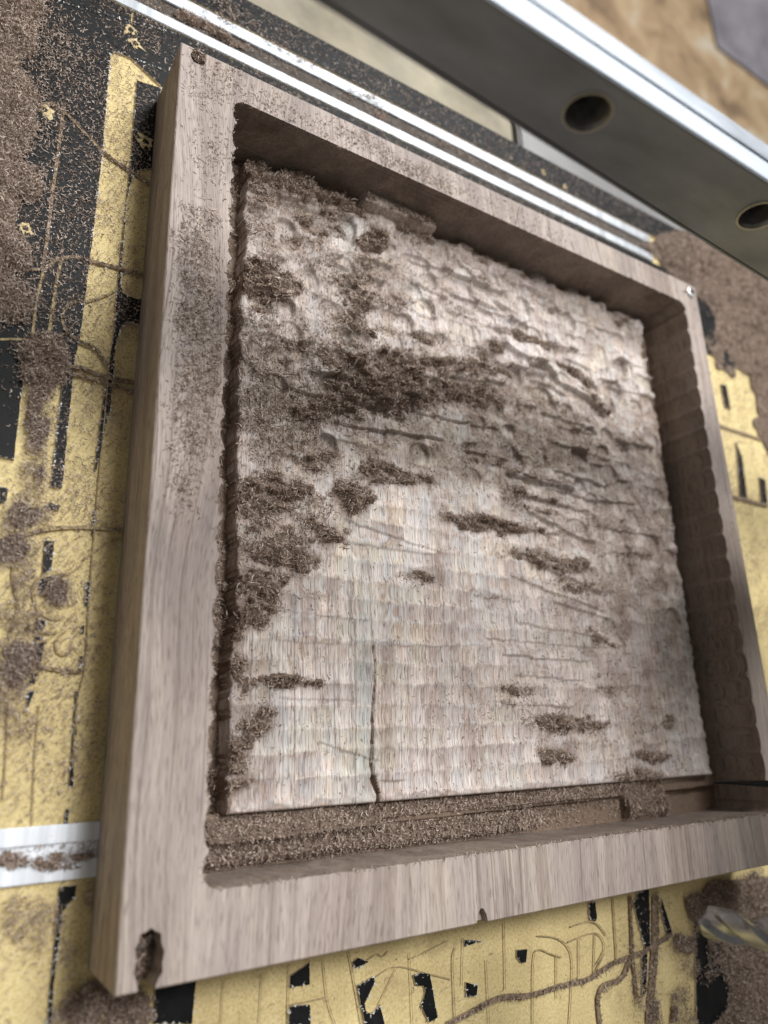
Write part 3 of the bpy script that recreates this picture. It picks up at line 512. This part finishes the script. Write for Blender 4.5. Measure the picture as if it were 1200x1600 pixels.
seg(PX1 - PR, PX0 + PR, lambda t: (t, PY1 + 0.25 * fz(t, 3)))
arc(PX0 + PR, PY1 - PR, 90)
seg(PY1 - PR, PY0 + PR, lambda t: (PX0 + 1.9 * cusp(t, 14.0, 0.4) + 0.3 * fz(t, 4) + 0.5 * cusp(t, 5.1), t))
arc(PX0 + PR, PY0 + PR, 180)
loop = np.array(loop)
# outer outline with the broken-out screw pocket in the near left corner
CH = 0.45
notch = [(6.6, CH), (5.9, 2.6), (5.0, 5.2), (5.3, 9.0), (4.9, 11.6), (5.8, 13.2), (6.0, 15.2), (7.9, 15.7), (9.4, 16.6), (10.9, 15.4), (12.5, 14.6), (12.7, 12.2), (13.8, 9.6), (13.3, 6.6), (13.6, 4.2), (12.2, 2.2), (11.6, CH)]
top_out = [(CH, CH)] + notch + [(134.6, CH), (135.4, 3.4), (136.9, 5.2), (138.3, 5.0), (139.6, 3.0), (140.2, CH), (360 - CH, CH), (360 - CH, 361.2 - CH), (CH, 361.2 - CH)]
circ = lambda cx, cy, r, n=20, j=0.0: [(cx + r * (1 + j * rng.normal()) * math.cos(-2 * math.pi * k / n), cy + r * (1 + j * rng.normal()) * math.sin(-2 * math.pi * k / n)) for k in range(n)]
holes = [circ(7.8, 356.4, 3.3, 22, 0.05), circ(346.6, 352.8, 1.1, 12)]
crack = [(193.2, 347.0), (194.4, 352.0), (196.6, 358.8), (196.95, 358.8), (194.9, 352.0), (193.6, 347.0)]
holes.append(crack)
V = []; F = []
loops = [top_out, loop.tolist()] + holes
flat = [Vector((x, y, 0)) for lp in loops for x, y in lp]
tris = tessellate_polygon([[Vector((x, y, 0)) for x, y in lp] for lp in loops])
V = [(p.x * MM, p.y * MM, T) for p in flat]
for t in tris:
    a, b, c = (V[i] for i in t)
    F.append(list(t) if (b[0] - a[0]) * (c[1] - a[1]) - (b[1] - a[1]) * (c[0] - a[0]) > 0 else list(t)[::-1])
# outer sides: chamfer then down
n0 = len(top_out)
def out_of(x, y):
    xo = 0 if x <= CH + 1e-6 else (360 if x >= 360 - CH - 1e-6 else x)
    yo = 0 if y <= CH + 1e-6 else (361.2 if y >= 361.2 - CH - 1e-6 else y)
    return xo, yo
b1 = len(V); V += [(*(q * MM for q in out_of(x, y)), T - 0.00045) for x, y in top_out]
b2 = len(V); V += [(*(q * MM for q in out_of(x, y)), 0.0) for x, y in top_out]
for i in range(n0):
    j = (i + 1) % n0
    F.append([i, b1 + i, b1 + j, j]); F.append([b1 + i, b2 + i, b2 + j, b1 + j])
k0 = n0 + len(loop)
for lp, dep in zip(holes, (0.014, 0.02, 0.004)):
    b3 = len(V); nl = len(lp)
    V += [(x * MM, y * MM, T - dep) for x, y in lp]
    for i in range(nl):
        j = (i + 1) % nl; F.append([k0 + i, k0 + j, b3 + j, b3 + i][::-1])
    F.append(list(range(b3, b3 + nl))[::-1]); k0 += nl
# floors of the broken-out pocket and of the small nick
for pts, z in ((notch, 0.022), ([(134.6, CH), (135.4, 3.4), (136.9, 5.2), (138.3, 5.0), (139.6, 3.0), (140.2, CH)], T - 0.003)):
    b4 = len(V); V += [(x * MM, y * MM, z) for x, y in pts]; F.append(list(range(b4, b4 + len(pts)))[::-1])
rim = mesh('rim', V, F, M_WAL, blk)
# pocket wall
NZ = 44; zt = np.linspace(T, 0.0015, NZ)
nl = len(loop); cen = np.array([184.0, 184.0])
prv = np.roll(loop, 1, 0); nxt = np.roll(loop, -1, 0); tg = nxt - prv; tg /= np.linalg.norm(tg, axis=1, keepdims=True)
nor = np.stack([-tg[:, 1], tg[:, 0]], 1)          # points into the pocket
V = np.zeros((NZ, nl, 3))
onN = (loop[:, 1] > 340)
for i, z in enumerate(zt):
    zz = z * 1000
    d = np.zeros(nl)
    # layered passes of the cutter left fine lips on the left half of the far wall
    lay = 0.30 * (np.abs(((zz / 1.25) % 1) - 0.5) * 2)
    d += lay * (onN & (loop[:, 0] > 105) & (loop[:, 0] < 168)) + 0.5 * lay * (onN & (loop[:, 0] <= 105))
    d += 0.10 * (vn(loop[:, 0] / 3 + loop[:, 1] / 3, np.full(nl, zz / 2.0), 9) - 0.5)
    d += (0.9 if zz < 30 else 0.0) * (onN & (loop[:, 0] > 168) & (loop[:, 0] < 300)) * -0.8
    if i == 0: d *= 0
    p = loop + nor * d[:, None]
    V[i, :, 0] = p[:, 0] * MM; V[i, :, 1] = p[:, 1] * MM; V[i, :, 2] = z
idx = np.arange(NZ * nl).reshape(NZ, nl)
a = idx[:-1]; b = idx[1:]
Q = np.stack([a, np.roll(a, -1, 1), np.roll(b, -1, 1), b], 2).reshape(-1, 4)[:, ::-1]
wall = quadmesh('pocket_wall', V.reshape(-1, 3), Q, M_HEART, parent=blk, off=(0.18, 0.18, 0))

# ---- the carved relief: replay the roughing passes over a smooth shape
ST = 0.5
GX = np.arange(21.0, 347.6, ST); GY = np.arange(21.0, 347.1, ST)
XX, YY = np.meshgrid(GX, GY, indexing='ij')
def shape(x, y):
    z = 10.2 + 2.4 * np.exp(-(((x - 150) / 95) ** 2 + ((y - 120) / 80) ** 2)) - 0.9 * np.exp(-(((x - 255) / 30) ** 2 + ((y - 150) / 80) ** 2))
    z = z - 1.6 * np.exp(-(((y - 232 - 0.12 * (x - 120)) / 16) ** 2)) * np.clip((300 - x) / 80, 0, 1)
    z = z + 1.5 * np.exp(-(((x - 215) / 40) ** 2 + ((y - 285) / 30) ** 2)) + 1.0 * np.exp(-(((x - 70) / 30) ** 2 + ((y - 290) / 35) ** 2))
    return z + 1.6 * (fbm(x / 38, y / 38, 21, 2) - 0.5)
Zr = np.full(XX.shape, 16.0); TN = np.full(XX.shape, 0.5)
row = 0; y = 42.0; tn = 0.5; tx = ty = rl_ = 0.0
while y < 345:
    x = 36.0 + rng.uniform(-0.5, 0.5)
    while x < 336:
        amp = 0.8 + 2.3 * min(1, max(0, (y - 175) / 70)) + 0.4 * (x > 215)
        if x < 95 and y > 110: amp += 0.4
        cy_ = y + rng.normal(0, 0.25)
        lv = shape(np.array(x), np.array(cy_)) + amp * (0.55 if (cy_ < 175 and x < 235) else 1.0) * (fbm(np.array(x / 17.0), np.array(cy_ / 6.6), 31, 2) - 0.5) * 2.0
        lv = round(float(lv) / 0.42) * 0.42 + rng.normal(0, 0.03)
        Rr = 5.3 + rng.uniform(-0.5, 0.5)
        up_ = min(1, max(0, (cy_ - 185) / 50)) if x < 215 else min(1, max(0, (cy_ - 90) / 60))
        if rng.random() < 0.20 * up_: lv -= rng.uniform(0.8, 2.4); Rr += rng.uniform(0, 1.6)
        if rng.random() < 0.42: rl_ = rng.uniform(-1, 1)
        quilt = cy_ < 182 - 0.15 * max(0, x - 150) and x < 262 - 0.1 * cy_ + 6 * rng.random()
        lv += rl_ * (0.20 if quilt else 0.34 + 0.22 * amp)
        if quilt: Rr = 6.9
        elif cy_ < 180: Rr += 0.9
        if rng.random() < 0.55: tn = rng.random(); tx = rng.normal(0, 0.03); ty = rng.normal(-0.02, 0.03)
        i0 = max(0, int((x - Rr - GX[0]) / ST)); i1 = min(len(GX), int((x + Rr - GX[0]) / ST) + 2)
        j0 = max(0, int((cy_ - Rr - GY[0]) / ST)); j1 = min(len(GY), int((cy_ + Rr - GY[0]) / ST) + 2)
        if i0 < i1 and j0 < j1:
            q = ((XX[i0:i1, j0:j1] - x) ** 2 + (YY[i0:i1, j0:j1] - cy_) ** 2) / (Rr * Rr)
            if quilt: dz = lv + 1.75 * q + 0.5 * (tx * (XX[i0:i1, j0:j1] - x) + ty * (YY[i0:i1, j0:j1] - cy_))
            else: dz = lv + (0.22 + 0.22 * amp / 2.8) * ((YY[i0:i1, j0:j1] - cy_) / 4.0) ** 2 + 0.10 * amp * q + tx * (XX[i0:i1, j0:j1] - x) + ty * (YY[i0:i1, j0:j1] - cy_)
            sub = Zr[i0:i1, j0:j1]; cut = (q < 1) & (dz < sub)
            TN[i0:i1, j0:j1][cut] = tn
            sub[cut] = dz[cut]
        x += 9.2 + rng.uniform(-0.4, 0.4) if quilt else 4.4 + rng.uniform(-0.9, 0.9)
    y += 9.0 if y < 172 else 6.6; row += 1
Zr = np.minimum(Zr, 14.6)
for (x0, y0, x1, y1, hh, kk) in LEDGE:
    dx, dy = x1 - x0, y1 - y0; L = math.hypot(dx, dy); dx /= L; dy /= L
    nx_, ny_ = (-dy, dx) if dx > 0 else (dy, -dx)
    u = (XX - x0) * dx + (YY - y0) * dy; v = (XX - x0) * nx_ + (YY - y0) * ny_
    v = v + 1.4 * (fbm(u / 7 + x0, np.full(u.shape, 0.5), 5, 2) - 0.5) - 0.018 * (u - L / 2) ** 2 / max(L, 10) * 2
    fade = np.clip(u / 4, 0, 1) * np.clip((L - u) / 4, 0, 1)
    fade = fade * fade * (3 - 2 * fade)
    Zr = Zr + 1.55 * hh * fade * (0.5 + fbm(u / 9 + y0, v * 0 + 0.3, 6, 2)) * np.where(v > 0, np.exp(-np.maximum(v, 0) / kk), 0)
# deep channel round the relief, with scalloped borders
eL = 41.8 + 0.9 * cusp(YY + 6 * vn(YY / 20, YY * 0, 7), 14.0, 0.2) + 2.6 * (vn(YY / 9, YY * 0, 8) - 0.5)
eR = 333.6 - 1.2 * cusp(YY, 7.0) + 1.6 * (vn(YY / 11, YY * 0, 12) - 0.5)
eB = 44.2 + 0.4 * (vn(XX / 5, XX * 0, 14) - 0.5)
eT = 340.2 + 0.8 * (vn(XX / 6, XX * 0, 15) - 0.5)
tabs = ((XX > 104) & (XX < 151)) | ((XX > 231) & (XX < 243)) | ((XX > 262) & (XX < 270))
Zr = np.where(YY > np.where(tabs, 400, eT), 4.0, Zr)
Zr = np.where(tabs & (YY > 337.0) & (XX < 160), 17.5, Zr)
Zr = np.where(XX < eL, 0.6, Zr); Zr = np.where(XX > eR, 3.0, Zr)
bot = np.where(YY > 35.8 + 0.012 * (XX - 180), 6.4, 2.6)
bot = np.where((XX > 262) & (XX < 296), 6.0, bot)
Zr = np.where(YY < eB, bot, Zr)
# the drying crack down the middle
CRM = np.zeros(XX.shape)
for i in range(len(CRACK) - 1):
    (x0, y0), (x1, y1) = CRACK[i], CRACK[i + 1]
    L = math.hypot(x1 - x0, y1 - y0); dx, dy = (x1 - x0) / L, (y1 - y0) / L
    u = (XX - x0) * dx + (YY - y0) * dy; v = np.abs(-(XX - x0) * dy + (YY - y0) * dx)
    wd = (0.3, 0.35, 0.4, 0.45, 0.55, 0.55, 1.2, 1.0)[i]; CRM = np.maximum(CRM, ((u > -0.3) & (u < L + 0.3) & (v < wd)) * (0.25, 0.4, 0.7, 0.9, 1, 1, 1, 1)[i])
    Zr = np.where((u > -0.3) & (u < L + 0.3) & (v < wd) & (YY > 44.4), Zr - (0.7, 1.2, 2, 3, 3.5, 3.5, 4, 4)[i] * (1 - v / wd) ** 0.5, Zr)
Zs = Zr.copy()
Zs[1:-1, 1:-1] = (Zr[1:-1, 1:-1] * 8 + Zr[:-2, 1:-1] + Zr[2:, 1:-1] + Zr[1:-1, :-2] + Zr[1:-1, 2:]) / 12
Zs += 0.05 * (fbm(XX / 0.9, YY / 5.0, 61, 2) - 0.5)
nx, ny = Zs.shape; idx = np.arange(nx * ny).reshape(nx, ny)
Q = np.stack([idx[:-1, :-1].ravel(), idx[1:, :-1].ravel(), idx[1:, 1:].ravel(), idx[:-1, 1:].ravel()], 1)
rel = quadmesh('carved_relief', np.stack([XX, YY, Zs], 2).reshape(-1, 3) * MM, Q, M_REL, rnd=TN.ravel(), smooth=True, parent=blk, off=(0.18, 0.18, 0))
REL = rel
rel['label'] = 'rough terraced relief carving inside the pocket'
def zrel(x, y):
    i = np.clip(((x - GX[0]) / ST).astype(int), 0, nx - 1); j = np.clip(((y - GY[0]) / ST).astype(int), 0, ny - 1)
    return Zs[i, j]

# ---- screw in the far corner of the rim
def screw(x, y, z, r, label):
    e = empty('screw', (x, y, z), label, 'screw')
    mesh('screw_head', *lathe(x, y, [(r * 0.98, z - 0.001), (r, z + 0.0004), (r * 0.93, z + 0.0011), (r * 0.55, z + 0.0015), (r * 0.5, z + 0.0007)], 28), M_ZINC, e, smooth=False)
    mesh('drive_recess', *merge(box(x - r * 0.42, x + r * 0.42, y - r * 0.1, y + r * 0.1, z + 0.0003, z + 0.0008), box(x - r * 0.1, x + r * 0.1, y - r * 0.42, y + r * 0.42, z + 0.0003, z + 0.00083)), M_BLACK, e)
    mesh('shank', *lathe(x, y, [(r * 0.4, z - 0.012), (r * 0.42, z - 0.0011)], 12), M_ZINC, e)
screw(0.3525, 0.3543, T, 0.0041, 'silver screw head in the far right corner of the walnut rim')
screw(0.0094, 0.0122, 0.0265, 0.0030, 'dusty screw sunk in the broken corner pocket nearest the viewer')

# ================================================================== MACHINE PARTS OVERHEAD
g_ = empty('gantry_beam', (0.1, 0.24, 0.165), 'dark grey metal gantry beam with round holes crossing above the block', 'gantry')
YB = 0.235; ZT = 0.1920
xs0, xs1 = -0.32, 0.62
zb = lambda x: 0.1714 - 0.0500 * x
hole_x = [0.0759 + 0.0832 * k for k in range(-4, 6)]; HR = 0.0066; HZ = 0.1806
outer = [Vector((xs0, zb(xs0), 0)), Vector((xs1, zb(xs1), 0)), Vector((xs1, ZT - 0.0012, 0)), Vector((xs0, ZT - 0.0012, 0))]
lps = [outer]
for hx in hole_x:
    lps.append([Vector((hx + HR * 1.1 * math.cos(-2 * math.pi * k / 32), HZ + HR * math.sin(-2 * math.pi * k / 32), 0)) for k in range(32)])
fl_ = [p for lp in lps for p in lp]; tr = tessellate_polygon(lps)
V = [(p.x, YB, p.y) for p in fl_]
F = []
for t in tr:
    a, b, c = (fl_[i] for i in t)
    F.append(list(t) if (b.x - a.x) * (c.y - a.y) - (b.y - a.y) * (c.x - a.x) > 0 else list(t)[::-1])
nb = len(V); V += [(x, YB + 0.0165, z) for x, y_, z in V[:4]]
F += [[0, nb, nb + 1, 1], [nb, nb + 3, nb + 2, nb + 1], [1, nb + 1, nb + 2, 2], [3, nb + 3, nb, 0]]
mesh('front_plate', V, F, M_DARK, g_)
M_RIM = simple('hole_chamfer', (0.42, 0.40, 0.36), 0.35, 0.8); M_BORE = simple('hole_bore', (0.22, 0.21, 0.20), 0.4, 0.6, nscale=250, var=0.5)
for hx in hole_x:
    V = []; F = []
    prof = [(1.03, 0.0001), (1.02, -0.0004), (0.95, -0.0004), (0.86, 0.0010), (0.86, 0.012)]
    for r, dy in prof:
        for k in range(32):
            a = 2 * math.pi * k / 32; V.append((hx + HR * 1.1 * r * math.cos(a), YB + dy, HZ + HR * r * math.sin(a)))
    for i in range(4):
        F += [[i * 32 + k, i * 32 + (k + 1) % 32, (i + 1) * 32 + (k + 1) % 32, (i + 1) * 32 + k] for k in range(32)]
    F.append(list(range(128, 160)))
    mesh('bolt_hole', V, F, [M_RIM, M_BORE], g_, mi=[0] * 64 + [1] * 65)
mesh('top_flange', *box(xs0, xs1, YB - 0.0002, YB + 0.0062, ZT - 0.0011, ZT, 0.0004), M_BRITE, g_)
mesh('rear_shadow_box', *box(xs0, xs1, YB + 0.0168, YB + 0.048, 0.1600, 0.1655, 0.002), M_DARK, g_)  # unseen box added behind the plate to widen the beam's shadow
mesh('guide_rail', *box(xs0, xs1, YB + 0.0064, YB + 0.0090, ZT - 0.0030, ZT - 0.0006, 0.0004), M_BRITE, g_)
mesh('rear_flange', *box(xs0, xs1, YB + 0.0092, YB + 0.0168, ZT - 0.0020, ZT - 0.0002, 0.0004), simple('brushed_grey_aluminium', (0.25, 0.265, 0.285), 0.5, 1.0, nscale=40, var=0.2, stretch=(1, 6, 1)), g_)

# ---- spindle with its end mill, hanging from the gantry at the right
sx_, sy_ = 0.188, 0.0039
sp = empty('router_spindle', (sx_, sy_, 0.1), 'shiny two flute steel end mill hanging in at the lower right edge', 'router spindle')
NTH = 48; NZm = 60; V = []; F = []; Rm = 0.0053
for i in range(NZm + 1):
    z = 0.1 + 0.062 * i / NZm
    twst = (z - 0.1) / 0.026 * 2 * math.pi * 0.62 + 0.5
    fl2 = min(1.0, max(0.0, (0.149 - z) / 0.006))
    for k in range(NTH):
        a = 2 * math.pi * k / NTH
        c = math.cos(2 * a)
        lobe = 0.56 + 0.44 * (0.5 + 0.5 * math.tanh(3.2 * (c + 0.25)))
        r = Rm * (lobe * fl2 + (1 - fl2))
        V.append((sx_ + r * math.cos(a + twst), sy_ + r * math.sin(a + twst), z))
for i in range(NZm):
    F += [[i * NTH + k, i * NTH + (k + 1) % NTH, (i + 1) * NTH + (k + 1) % NTH, (i + 1) * NTH + k] for k in range(NTH)]
ctip = len(V); V.append((sx_, sy_, 0.1012)); F += [[ctip, (k + 1) % NTH, k] for k in range(NTH)]
mesh('end_mill', V, F, M_STEEL, sp, smooth=True)
mesh('collet_nut', *lathe(sx_, sy_, [(0.007, 0.162), (0.013, 0.165), (0.014, 0.18), (0.012, 0.184)], 24), M_STEEL, sp)
mesh('spindle_body', *lathe(sx_, sy_, [(0.030, 0.184), (0.033, 0.187), (0.033, 0.36)], 40), M_DARK, sp)
mesh('carriage_arm', *box(sx_ + 0.02, 0.40, sy_ - 0.02, sy_ + 0.02, 0.315, 0.335, 0.003), M_DARK, sp)
mesh('carriage_shade_plate', *box(0.30, 0.40, sy_ + 0.0205, 0.2345, 0.23, 0.335, 0.003), M_DARK, sp)  # unseen spindle mount, placed so its shadow darkens the block's right margin
# ---- slim black stylus hanging over the near right corner of the pocket
px_, py_ = 0.2907, 0.0432
st = tag(mesh('stylus', *lathe(px_, py_, [(0.0002, 0.0398), (0.0007, 0.0405), (0.0011, 0.055), (0.0019, 0.075), (0.0024, 0.12), (0.0024, 0.33)], 20), M_BLACK, None, True, origin=(px_, py_, 0.04)),
         'slim black tapered rod pointing into the near right corner of the pocket', 'rod')

# ================================================================== SAWDUST
# ---- banks and fuzz on the relief
def d_rel(x, y):
    d = blobs(RDUST, x, y, 0.60, 7.0, 3)
    d = d * np.clip(-0.75 + 3.1 * fbm(x / 5, y / 2.6, 71, 3), 0.06, 1.45) * 0.62
    # dust packed into the near channel and strewn in the left one
    ch = np.clip(np.minimum((y - 25.0) / 3, (44.6 - y) / 1.2), 0, 1) * np.clip((x - 26) / 4, 0, 1)
    fill = 5.2 + 2.4 * (fbm(x / 14, y / 6, 81, 2) - 0.4) - np.clip((x - 188) / 20, 0, 1) * 4.6 * (x < 262) * (y < 35.5) - np.clip((x - 293) / 6, 0, 1) * 6
    fill = np.where((y > 35.5) & (y < 37.8) & (x > 110) & (x < 262) , fill - 5.0, np.where(y > 35.8, fill - 3.0, fill))
    fill = np.where((x > 262) & (x < 296), fill - 1.5, fill)
    d = np.where((y < 44.5) & (x > 36), np.maximum(d * 0.2, ch * np.maximum(fill, 0.0)), d)
    lc = np.clip((40.5 - x) / 1.5, 0, 1) * np.clip((x - 25.5) / 1.5, 0, 1) * 2.2 * np.clip(fbm(x / 9, y / 11, 83, 2) * 3.0 - 1.4, 0.0, 1)
    return np.maximum(d, lc)
pw_ = blobs(PDUST_SHADE, XX, YY, 0.7, 16.0, 33) * (0.15 + 1.7 * fbm(XX / 7, YY / 5, 37, 4))  # dust veil; the mid band blobs also paint in the gantry's shade
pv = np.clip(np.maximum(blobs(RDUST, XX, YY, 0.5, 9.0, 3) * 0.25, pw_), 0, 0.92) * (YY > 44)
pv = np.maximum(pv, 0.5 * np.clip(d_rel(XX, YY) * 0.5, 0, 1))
pv = np.where((YY < 44.0) | (XX < eL - 0.3) | (XX > eR + 0.3), 1.3 + 0.5 * fbm(XX / 4, YY / 4, 39, 3), pv)  # recessed channel floors painted dark brown, their shade put into the colour
pv = np.maximum(pv, 1.8 * CRM)  # the same tint darkens the crack
a = REL.data.attributes.new('powder_shade', 'FLOAT', 'POINT'); a.data.foreach_set('value', pv.ravel().astype(np.float32))
parts = [patch(25.0, 343.0, 25.2, 343.0, 0.8, zrel, d_rel, 1.7, 5, (0.0, 0.45))]
x, y = scatter(25.5, 342.5, 25.2, 342.8, 620000, lambda x, y: np.clip(0.007 + 0.17 * blobs(PDUST_SHADE, x, y, 0.7, 16.0, 33) * (fbm(x / 7, y / 5, 37, 4) > 0.42) + d_rel(x, y) ** 1.2 * 0.20, 0, 0.85))
d = d_rel(x, y); n = len(x); lng = rng.random(n) < 0.22
z = zrel(x, y) + 0.1 + d * rng.uniform(0.2, 1.1, n) ** 1.3
parts.append(curls(np.stack([x, y, z], 1) * MM, np.where(lng, rng.uniform(2.4, 5.0, n), rng.uniform(0.9, 2.6, n)) * MM * np.where(d > 0.5, 1, 0.7) * np.where(y < 44, 0.7, 1), np.where(y < 44, 0.2, 0.2 + 0.55 * np.clip(d / 3, 0, 1)), rng.beta(2.0, 1.7, n), np.where(lng, 0.00034, 0.00027)))
NCURL = n
so = quadmesh('sawdust', *joinq(parts)[:2], M_DUST, rnd=joinq(parts)[2])
tag(so, 'fuzzy brown walnut shavings banked over the carved relief and its channel', 'sawdust', kind='stuff')

# ---- shavings on the rim
def in_rim(x, y):
    return ((x > 1) & (x < 359) & (y > 1) & (y < 360)) & ~((x > 24.0) & (x < 345) & (y > 24.2) & (y < 344.2))
def d_rim(x, y): return blobs(BDUST, x, y, 0.8, 12.0, 13) * in_rim(x, y)
x, y = scatter(0, 360, 0, 361, 420000, lambda x, y: (0.014 * (y > 150) + 0.6 * d_rim(x, y) ** 1.4) * in_rim(x, y))
d = d_rim(x, y)
P = np.stack([x, y, T * 1000 + 0.2 + 0.9 * d * rng.uniform(0, 1, len(x))], 1)
parts = [curls(P * MM, np.where(rng.random(len(x)) < 0.15, rng.uniform(2, 4, len(x)), rng.uniform(0.8, 2.2, len(x))) * MM, 0.16, rng.beta(2.0, 1.7, len(x)), 0.00026)]
# torn fibres along the pocket's edge
k = rng.integers(0, len(loop), 1500); e_ = loop[k] + nor[k] * rng.uniform(-0.6, 0.7, (len(k), 1))
kk = (e_[:, 1] < 30) | (e_[:, 0] < 30) | (rng.random(len(k)) < 0.3)
e_ = e_[kk]
P = np.stack([e_[:, 0], e_[:, 1], T * 1000 + rng.uniform(-0.6, 0.5, len(e_))], 1)
parts.append(curls(P * MM, rng.uniform(0.9, 2.6, len(P)) * MM, 0.45, rng.beta(3, 2, len(P)), 0.00034))
# clumps in the corner holes
for cx, cy, z0, rr, n in ((7.8, 356.4, T * 1000 - 1.5, 2.8, 260), (9.4, 6.0, 23.0, 4.2, 900), (9.3, 9.0, 24.0, 4.0, 500), (8.6, 14.0, 27.5, 3.0, 160), (9.2, 2.0, 21.0, 3.0, 400)):
    a = rng.uniform(0, 2 * math.pi, n); r = rr * np.sqrt(rng.random(n))
    P = np.stack([cx + r * np.cos(a), cy + r * np.sin(a), z0 + rng.uniform(0, 3.4, n)], 1)
    parts.append(curls(P * MM, rng.uniform(1.5, 3.6, n) * MM, 0.5, rng.beta(2, 2.5, n), 0.0004))
so = quadmesh('sawdust', *joinq(parts)[:2], M_DUST, rnd=joinq(parts)[2])
tag(so, 'loose brown shavings sprinkled along the top of the walnut rim', 'sawdust', kind='stuff')

# ---- shavings on the bed: heaps, furrow fillings and a thin sprinkle
def outside(x, y): return ~((x > -0.6) & (x < 360.6) & (y > -0.6) & (y < 361.8)) & (y < 454)
def d_tab(x, y):
    c = blobs(TCLR, x, y, 0.2, 6, 19)
    return blobs(TDUST, x, y, 0.35, 14.0, 17) * (0.45 + 1.1 * fbm(x / 10, y / 10, 45, 3)) * np.clip(1 - 1.6 * c, 0, 1) * outside(x, y)
ztab = lambda x, y: np.zeros_like(x) - 0.2
def bed_dust(x0, x1, y0, y1, n, label, seed, st=1.0):
    parts = [patch(x0, x1, y0, y1, st, ztab, d_tab, 2.0, seed)]
    dens = lambda x, y: np.maximum(np.clip(d_tab(x, y) * 0.33, 0, 0.95), 0.0066 * blobs(TSC, x, y, 0.25, 25.0, 23) * (0.3 + 1.4 * fbm(x / 16, y / 16, 27, 3)) * (1 - np.clip(blobs(TCLR, x, y, 0.2, 6, 19), 0, 1))) * outside(x, y)
    x, y = scatter(x0, x1, y0, y1, n, dens)
    d = d_tab(x, y)
    z = 0.25 + d * rng.uniform(0.3, 1.0, len(x))
    parts.append(curls(np.stack([x, y, z], 1) * MM, np.where(rng.random(len(x)) < 0.12, rng.uniform(2.0, 3.6, len(x)), rng.uniform(0.7, 2.0, len(x))) * np.where(d > 0.8, 1.25, 1) * MM, 0.12 + 0.42 * np.clip(d / 3, 0, 1), rng.beta(2.2, 1.5, len(x)), 0.00026))
    V, Q, r = joinq(parts)
    return V, Q, r, label
groups = [(-110, 0, -20, 454, 330000, 'brown shavings heaped and sprinkled on the bed left of the block', 51),
          (0, 420, 361.5, 454, 110000, 'brown shavings sprinkled on the bed behind the block', 52),
          (360, 620, 20, 454, 190000, 'big blurred brown heap of shavings right of the block', 53),
          (0, 420, -110, 0, 170000, 'brown shavings spread on the bed in front of the block', 54)]
for (x0, x1, y0, y1, n, label, seed) in groups:
    V, Q, r, lb = bed_dust(x0, x1, y0, y1, n, label, seed, 1.4 if seed == 53 else 1.0)
    if seed in (51, 54):
        ps = [(V, Q, r)]
        for S_, wd in furrows:
            L = len(S_)
            if wd < (1.35 if seed == 51 else 1.7): continue
            n2 = int(L * wd * (1.2 if seed == 51 else 1.5))
            k = rng.integers(0, L, n2); P2 = S_[k] + rng.normal(0, 0.26 * wd, (n2, 2)) * (0.4 + 1.2 * vn(S_[k][:, 0] / 5, S_[k][:, 1] / 5, 93))[:, None]
            kk = (P2[:, 0] > x0) & (P2[:, 0] < x1) & (P2[:, 1] > y0) & (P2[:, 1] < y1) & outside(P2[:, 0], P2[:, 1])
            P2 = P2[kk]
            P3 = np.stack([P2[:, 0], P2[:, 1], rng.uniform(0.3, 0.8, len(P2))], 1)
            ps.append(curls(P3 * MM, rng.uniform(1.2, 3.4, len(P3)) * MM, 0.2, rng.beta(2, 2.4, len(P3)), 0.00036))
        V, Q, r = joinq(ps)
    so = quadmesh('sawdust', V, Q, M_DUST, rnd=r)
    tag(so, label, 'sawdust', kind='stuff')

# ---- pale torn chips along the laminate's cut edges
PP = []
for p in islands:
    for i in range(len(p)):
        a = np.array(p[i]); b = np.array(p[(i + 1) % len(p)]); L = np.linalg.norm(b - a)
        n = int(L * 0.9 * rng.uniform(0.2, 1.5))
        t = rng.random((n, 1)); PP.append(a + (b - a) * t + rng.normal(0, 0.22, (n, 2)))
for S_, wd in furrows[:7]:
    n = int(len(S_) * 1.2); k = rng.integers(0, len(S_), n)
    q = S_[k] + rng.normal(0, 1, (n, 2)) * 0.55 * wd
    kk = vn(S_[k][:, 0] / 7, S_[k][:, 1] / 7, 91) > 0.52
    PP.append(q[kk])
PP = np.concatenate(PP); kk = outside(PP[:, 0], PP[:, 1]) & (PP[:, 1] < 408)
PP = PP[kk]
v, q, r = curls(np.stack([PP[:, 0], PP[:, 1], np.full(len(PP), 0.25)], 1) * MM, rng.uniform(0.5, 1.7, len(PP)) * MM, 0.25, rng.random(len(PP)), 0.0004, (0.1, 1.0))
so = quadmesh('laminate_chips', v, q, M_CHIP, rnd=r)
tag(so, 'tiny white torn chips along the cut edges of the black laminate', 'chips', kind='stuff')
